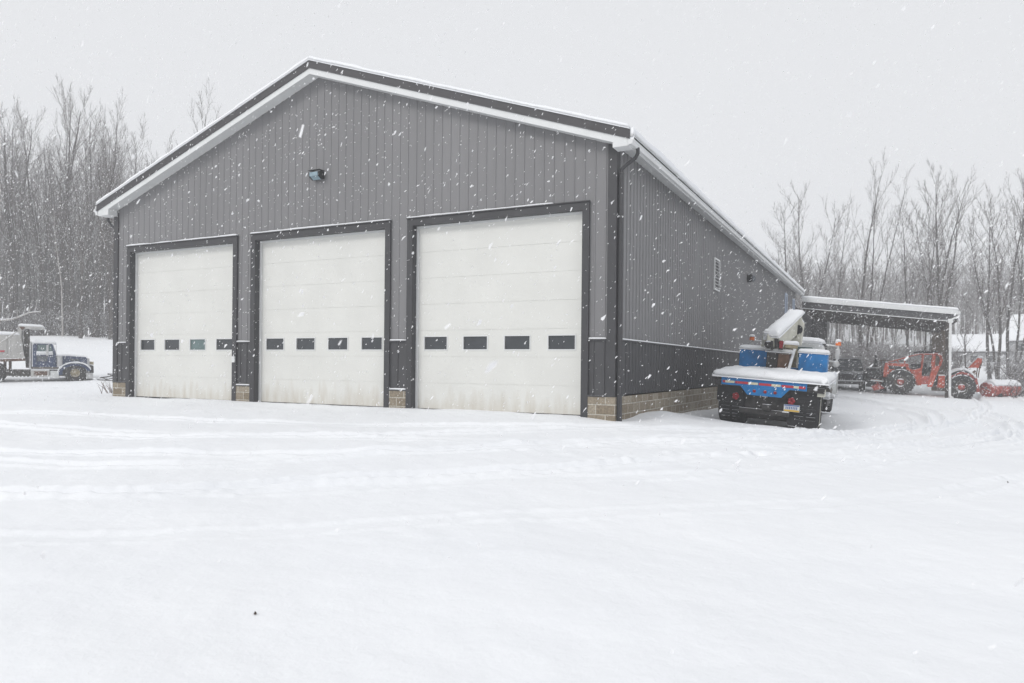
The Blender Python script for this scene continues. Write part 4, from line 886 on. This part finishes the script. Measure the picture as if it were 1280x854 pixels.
forest=[make_kind(11,H=22,r0=.27,first=.42,nl=15,spread=.55),make_kind(12,H=22,r0=.31,first=.32,nl=18,spread=.6),make_kind(13,H=22,r0=.20,first=.5,nl=12,spread=.45),
        make_kind(14,H=22,r0=.26,first=.36,nl=14,spread=.5,stems=2,subs=5),make_kind(15,H=22,r0=.17,first=.3,nl=14,spread=.4),make_kind(16,H=22,r0=.34,first=.45,nl=18,spread=.7)]
yard=[make_kind(21,H=18,r0=.17,first=.32,nl=12,spread=.5,stems=3,subs=6,twigs=4),make_kind(22,H=18,r0=.17,first=.3,nl=18,spread=.55,stems=2,twigs=4),make_kind(23,H=18,r0=.20,first=.34,nl=22,spread=.6,twigs=6),make_kind(24,H=18,r0=.17,first=.22,nl=20,spread=.75,twigs=6)]
pale=make_kind(31,bark='pale_bark',H=12,r0=.075,first=.5,nl=8,spread=.5,twigs=3)
def ray(px,d):
    """ground position along the sight line through column px at distance d"""
    v=Fv+rv*((px-640)/FPX); return CAM.x+v.x*d, CAM.y+v.y*d
GL='bare trees of the snowy wood left of the workshop'
n=0
rn=random.Random(5)
for i in range(110):
    d=60+ (i/110)**1.2*42+rn.uniform(-1.5,1.5); px=rn.uniform(-95,222)
    if px>150 and d<72: d+=14
    x,y=ray(px,d)
    h=rn.uniform(.76,1.0)*(20+ (d-60)*.12) if i%4 else rn.uniform(11,16)
    if px>185: h*=.88
    kd=rn.randrange(6); lb=['leafless tree of middling girth','leafless tree branching low','tall stemmed leafless tree with small high crown','leafless tree forked into two stems from its foot','slender pole like leafless tree','stout leafless tree with wide spreading high crown'][kd]
    plant(forest[kd],x,y,h,lb+' in the wood left of the workshop',GL,lean=rn.uniform(-.06,.06),leandir=rn.random()*6)
x,y=ray(243,84); plant(forest[2],x,y,26.,'lone slim bare tree top rising above the left roof slope')
for px,d,ln,h in ((78,60.5,.2,11),):
    x,y=ray(px,d); t=plant(pale,x,y,h,{78:'pale leaning trunk crusted with snow at the wood edge above the dump truck hood',38:'pale thin snow crusted trunk at the wood edge above the dump truck cab',22:'pale strongly leaning snow crusted trunk above the dump truck body'}[px],lean=ln,leandir=0.5)
# fallen snowy trunk at the wood edge
xa,ya=ray(-30,59.5); xb,yb=ray(50,60)
g=MB(); za=gz(xa,ya); zb=gz(xb,yb); pts=[Vector((xa,ya,za+1.2)).lerp(Vector((xb,yb,zb+1.9)),t)+Vector((0,0,.15*math.sin(t*9))) for t in np.linspace(0,1,12)]; g.tube(pts,[.13-.008*i for i in range(12)],7)
for k in range(10):
    p=pts[3+k%8]; g.tube([p,p+Vector((rn.uniform(-.5,.5),rn.uniform(-.5,.5),rn.uniform(.4,1.3)))],[.04,.01],4)
tag(g.build('fallen_tree',M['pale_bark']),'fallen trunk under snow lying across the wood edge behind the dump body','fallen tree')
# right hand trees, one by one: column, distance, top row, kind
RT=[(968,88,292,3,'sparse bare tree just right of the roof end'),(992,72,250,3,'bare tree with wide ascending limbs, first past the roof corner'),(1014,78,236,1,'bare twin stemmed tree above the left end of the shed roof'),(1043,84,268,2,'smaller bare tree just left of the tallest clump'),
    (1078,62,210,0,'tall bare clump of upright stems above the middle of the shed roof'),(1131,66,262,2,'slender bare tree over the right half of the shed roof'),(1158,60,222,0,'bare multi stemmed tree with fan shaped crown above the shed gutter end'),(1171,63,224,1,'bare tree with close upright stems next to the fan crowned clump'),
    (1188,60,218,2,'bare tree leaning right with a V shaped crown'),(1208,52,370,3,'short dark trunk right of the white downspout'),(1238,66,246,2,'bare tree with thin crown right of the gap in the tree line'),(1250,56,240,1,'dark twin trunks standing behind the red drum'),(1264,60,222,0,'dense bare clump near the right edge of the yard'),
    (1282,58,214,1,'bare tree at the right edge of the picture'),(1305,62,220,0,'bare tree beyond the right edge'),(1330,66,225,2,'bare tree furthest right beyond the yard')]
for px,d,top,k,lb in RT:
    x,y=ray(px,d); zt=CAM.z+(456.9+(px-640)*.0098-top)/FPX*d; h=zt-gz(x,y)
    plant(yard[k],x,y,h*.97,lb,'bare trees beyond the shed',lean=.12 if px==1188 else rn.uniform(-.03,.03),leandir=-.5 if px==1188 else rn.random()*6,thin=.92)
for i in range(22):
    px=rn.uniform(955,1340); d=rn.uniform(74,100); x,y=ray(px,d)
    if 1185<px<1262 and d<101: continue
    plant(yard[rn.choice((1,2,3,3))] if i%3 else forest[rn.randrange(5)],x,y,rn.uniform(5,8),'smaller bare tree in the grey thicket beyond the shed','bare trees in the thicket beyond the shed')
# far woods: too many to count
def wood(name,cells,label,hmin,hmax,seed):
    rnd=random.Random(seed); V=[];F_=[];b=0; mb=MB()
    for (x,y) in cells:
        z=gz(min(max(x,-165),88),min(y,225))-.3; h=rnd.uniform(hmin,hmax); P=Vector((x,y,z)); ln=Vector((rnd.uniform(-.06,.06),rnd.uniform(-.06,.06),1))
        r=h*.0085; mb.tube([P,P+ln*h*.5,P+ln*h],[r,r*.7,r*.15],4,False)
        for k in range(15):
            t=rnd.uniform(.25,.95); p=P+ln*h*t; a=rnd.random()*6.28; Lb=h*.26*(1.15-t)*rnd.uniform(.6,1.2)+.5
            e=p+Vector((math.cos(a)*Lb*.6,math.sin(a)*Lb*.6,Lb*.8)); mb.tube([p,e],[r*.35,.012],3,False)
            for q in range(5):
                s=p.lerp(e,rnd.uniform(.2,1)); mb.tube([s,s+Vector((rnd.uniform(-.5,.5),rnd.uniform(-.5,.5),rnd.uniform(.1,.9)))*Lb*.5],[.022,.010],3,False)
    return tag(mb.build(name,M['twig']),label,'woods',kind='stuff')
cl=[ray(rn.uniform(-130,240),rn.uniform(90,135)) for _ in range(420)]
wood('far_woods',cl,'grey mass of bare woods behind the left tree line',13,22,3)
cl=[]
for _ in range(900):
    px=rn.uniform(900,1400); d=rn.uniform(108,185); cl.append(ray(px,d))
wood('far_hillside_woods',cl,'hazy hillside of bare woods beyond the shed and houses',9,14.5,4)
def brush(name,label,pts,hmin,hmax,seed,per=10):
    rnd=random.Random(seed); mb=MB()
    for x,y in pts:
        z=gz(x,y)-.05
        for k in range(per):
            P=Vector((x+rnd.gauss(0,.5),y+rnd.gauss(0,.5),z)); h=rnd.uniform(hmin,hmax); d=Vector((rnd.gauss(0,.35),rnd.gauss(0,.35),1)); mid=P+d*h*.5; e=P+d*h+Vector((rnd.gauss(0,.2),rnd.gauss(0,.2),0))*h
            mb.tube([P,mid,e],[.018,.013,.006],3,False)
            for q in range(4):
                s=P.lerp(e,rnd.uniform(.3,.95)); mb.tube([s,s+Vector((rnd.gauss(0,.35),rnd.gauss(0,.35),rnd.uniform(0,.4)))*h*.5],[.010,.006],3,False)
    return tag(mb.build(name,M['twig']),label,'brush',kind='stuff')
brush('undergrowth','brown leafless undergrowth along the foot of the left wood',[ray(rn.uniform(-60,160),rn.uniform(61,74)) for _ in range(420)],.7,2.4,5)
brush('thicket','snowy leafless thicket beyond the shed',[ray(rn.uniform(1000,1190),rn.uniform(56,90)) for _ in range(650)]+[ray(rn.uniform(1262,1340),rn.uniform(44,60)) for _ in range(90)],.6,2.8,6)
x,y=ray(1237,64); z=gz(x,y)
g=MB(); g.tube([(x,y,z-.2),(x,y,z+.6)],.07,6); sb=thing('small_shrub','tiny round topped snowy shrub alone on the snow behind the red drum','shrub',(0,0,0))
g.build('stem',M['bark'],sb); g=MB()
for k in range(260):
    v=Vector((random.gauss(0,1),random.gauss(0,1),random.gauss(0,1))).normalized()*random.uniform(.1,.5); c=Vector((x,y,z+.95)); g.tube([c+v*.5,c+v],[.025,.012],3,False)
g.build('crown',M['twig'],sb)
# snow laden bush at the right edge, dry weed by the left corner, broken branches
bs=brush('edge_bush','snow laden low bush',[ray(1276+rn.uniform(-10,14),44+rn.uniform(-2,3)) for _ in range(16)],.4,1.3,9,12); del bs['kind']; tag(bs,'snow laden low leafless bush at the right edge beside the red drum','bush')
rnd=random.Random(3); g=MB(); x0,y0=-19.3,2.6
x0,y0=ray(137,25.5)
for k in range(16):
    P=Vector((x0+rnd.gauss(0,.12),y0+rnd.gauss(0,.1),gz(x0,y0)-.02)); h=rnd.uniform(.2,.5); e=P+Vector((rnd.gauss(-.15,.2),rnd.gauss(0,.1),h)); g.tube([P,P.lerp(e,.5)+Vector((0,0,.03)),e],[.008,.007,.004],4,False)
tag(g.build('dry_weed',M['rust']),'small dry weed poking through snow at the left corner of the workshop','weed')
rnd=random.Random(4); g=MB()
for k in range(9):
    x,y=ray(122+k*3.2,38+rnd.uniform(-.8,.8)); z=gz(x,y)+.12+rnd.random()*.35; a=rnd.uniform(-.5,.5)
    g.tube([(x,y,z),(x+.9*math.cos(dh+a),y+.9*math.sin(dh+a),z+rnd.uniform(-.12,.18))],[.045,.02],5)
tag(g.build('broken_branches',M['bark']),'heap of broken branches on the snow between dump truck and workshop','branches')
for (px,d,r_,lb) in ((322,4.29,.011,'tiny dark dead leaf lying on the open snow in the foreground'),(1261,9.5,.012,'tiny faint leaf fragment on the snow low at the right')):
    x,y=ray(px,d); g=MB(); rnd=random.Random(px)
    i=int(np.argmin(abs(gx-x))); j=int(np.argmin(abs(gy-y))); z=GZ[i,j]+.003
    g.add([(x+r_*rnd.uniform(.5,1.4)*math.cos(a),y+r_*rnd.uniform(.5,1.4)*math.sin(a),z+rnd.uniform(0,.008)) for a in np.linspace(0,5.6,7)]+[(x,y,z+.018),(x,y,z-.004)],[(k,(k+1)%7,7) for k in range(7)]+[((k+1)%7,k,8) for k in range(7)])
    tag(g.build('dead_leaf',M['leaf']),lb,'leaf')

# ------------------------------------------------------------------ falling snow: separate small ragged flakes through the air
def flakes(n,seed,d0=4.2,dr=39):
    r=np.random.RandomState(seed); d=d0+ (r.rand(n)**.54)*dr; px=r.uniform(-120,1400,n); z=r.uniform(-.6,10.5,n)
    x=CAM.x+(Fv.x+rv.x*(px-640)/FPX)*d; y=CAM.y+(Fv.y+rv.y*(px-640)/FPX)*d
    ok=~((x<.5)&(x>-W-.5)&(y>-.4)&(y<LEN+.5)&(z<8.6)); ok&=(z>gzs(x,y)+.05)
    x,y,z,d=x[ok],y[ok],z[ok],d[ok]; n=len(x)
    s=np.clip(r.lognormal(0,.42,n),.3,2.2)*.0052*(1+d*.003)
    base=np.array([(1,.2,.2),(.3,1,-.2),(-1,.3,.2),(-.6,-.7,-.1),(.5,-.9,-.2),(0,.2,0)],float)
    rot=r.normal(0,1,(n,3,3)); rot=np.linalg.qr(rot)[0]
    ax=np.array([.62,-.1,.78])+r.normal(0,.13,(n,3)); ax/=np.linalg.norm(ax,axis=1)[:,None]
    P=base[None]+r.normal(0,.2,(n,6,3)); P=np.einsum('nij,nkj->nki',rot,P); P*=s[:,None,None]*1.1
    el=r.uniform(.6,2.2,n); P=P+ax[:,None,:]*(np.einsum('nij,nj->ni',P,ax)*el[:,None])[...,None]
    P+=np.c_[x,y,z][:,None,:]
    fc=np.array([(0,1,5),(1,2,5),(2,3,5),(3,4,5),(4,0,5)])
    F_=(np.arange(n)*6)[:,None,None]+fc[None]
    return P
def flake_object(P):
    n=len(P); fc=np.array([(0,1,5),(1,2,5),(2,3,5),(3,4,5),(4,0,5)]); F_=(np.arange(n)*6)[:,None,None]+fc[None]
    me=bpy.data.meshes.new('snowfall'); me.vertices.add(n*6); me.vertices.foreach_set('co',P.ravel().astype(np.float32))
    q=F_.reshape(-1,3).astype(np.int32); me.loops.add(q.size); me.loops.foreach_set('vertex_index',q.ravel()); me.polygons.add(len(q))
    me.polygons.foreach_set('loop_start',np.arange(0,q.size,3,dtype=np.int32)); me.polygons.foreach_set('loop_total',np.full(len(q),3,np.int32)); me.update(calc_edges=True)
    me.materials.append(M['flake']); o=bpy.data.objects.new('snowfall',me); C.objects.link(o)
    tag(o,'white snowflakes falling through the air','snowfall',kind='stuff')
fm,ft,fb_=newmat('flake'); fb_.inputs['Base Color'].default_value=(.97,.97,.98,1); fb_.inputs['Roughness'].default_value=.9
tl=ft.nodes.new('ShaderNodeBsdfTranslucent'); tl.inputs[0].default_value=(.98,.98,.99,1); ms=ft.nodes.new('ShaderNodeMixShader'); ms.inputs[0].default_value=.5
ft.links.new(fb_.outputs[0],ms.inputs[1]); ft.links.new(tl.outputs[0],ms.inputs[2]); ft.links.new(ms.outputs[0],ft.nodes['Material Output'].inputs[0])
M['flake']=fm
flake_object(np.concatenate([flakes(150000,3),flakes(300,8,1.1,3.2)]))

# ------------------------------------------------------------------ the air
g=MB(); g.box(-420,420,-200,420,-30,60); hz=g.build('haze',None) if False else None
me=bpy.data.meshes.new('haze'); g=MB(); g.box(-260,200,-60,300,-12,46); me.from_pydata(g.v,[],g.f); me.update()
hz=bpy.data.objects.new('haze',me); C.objects.link(hz); tag(hz,'pale air thick with falling snow','haze',kind='stuff')
hm=bpy.data.materials.new('haze'); hm.use_nodes=True; t=hm.node_tree; t.nodes.clear(); o_=t.nodes.new('ShaderNodeOutputMaterial'); v_=t.nodes.new('ShaderNodeVolumePrincipled')
v_.inputs['Color'].default_value=(.96,.965,.975,1); v_.inputs['Density'].default_value=.0030; v_.inputs['Anisotropy'].default_value=.2
t.links.new(v_.outputs[0],o_.inputs['Volume']); me.materials.append(hm)
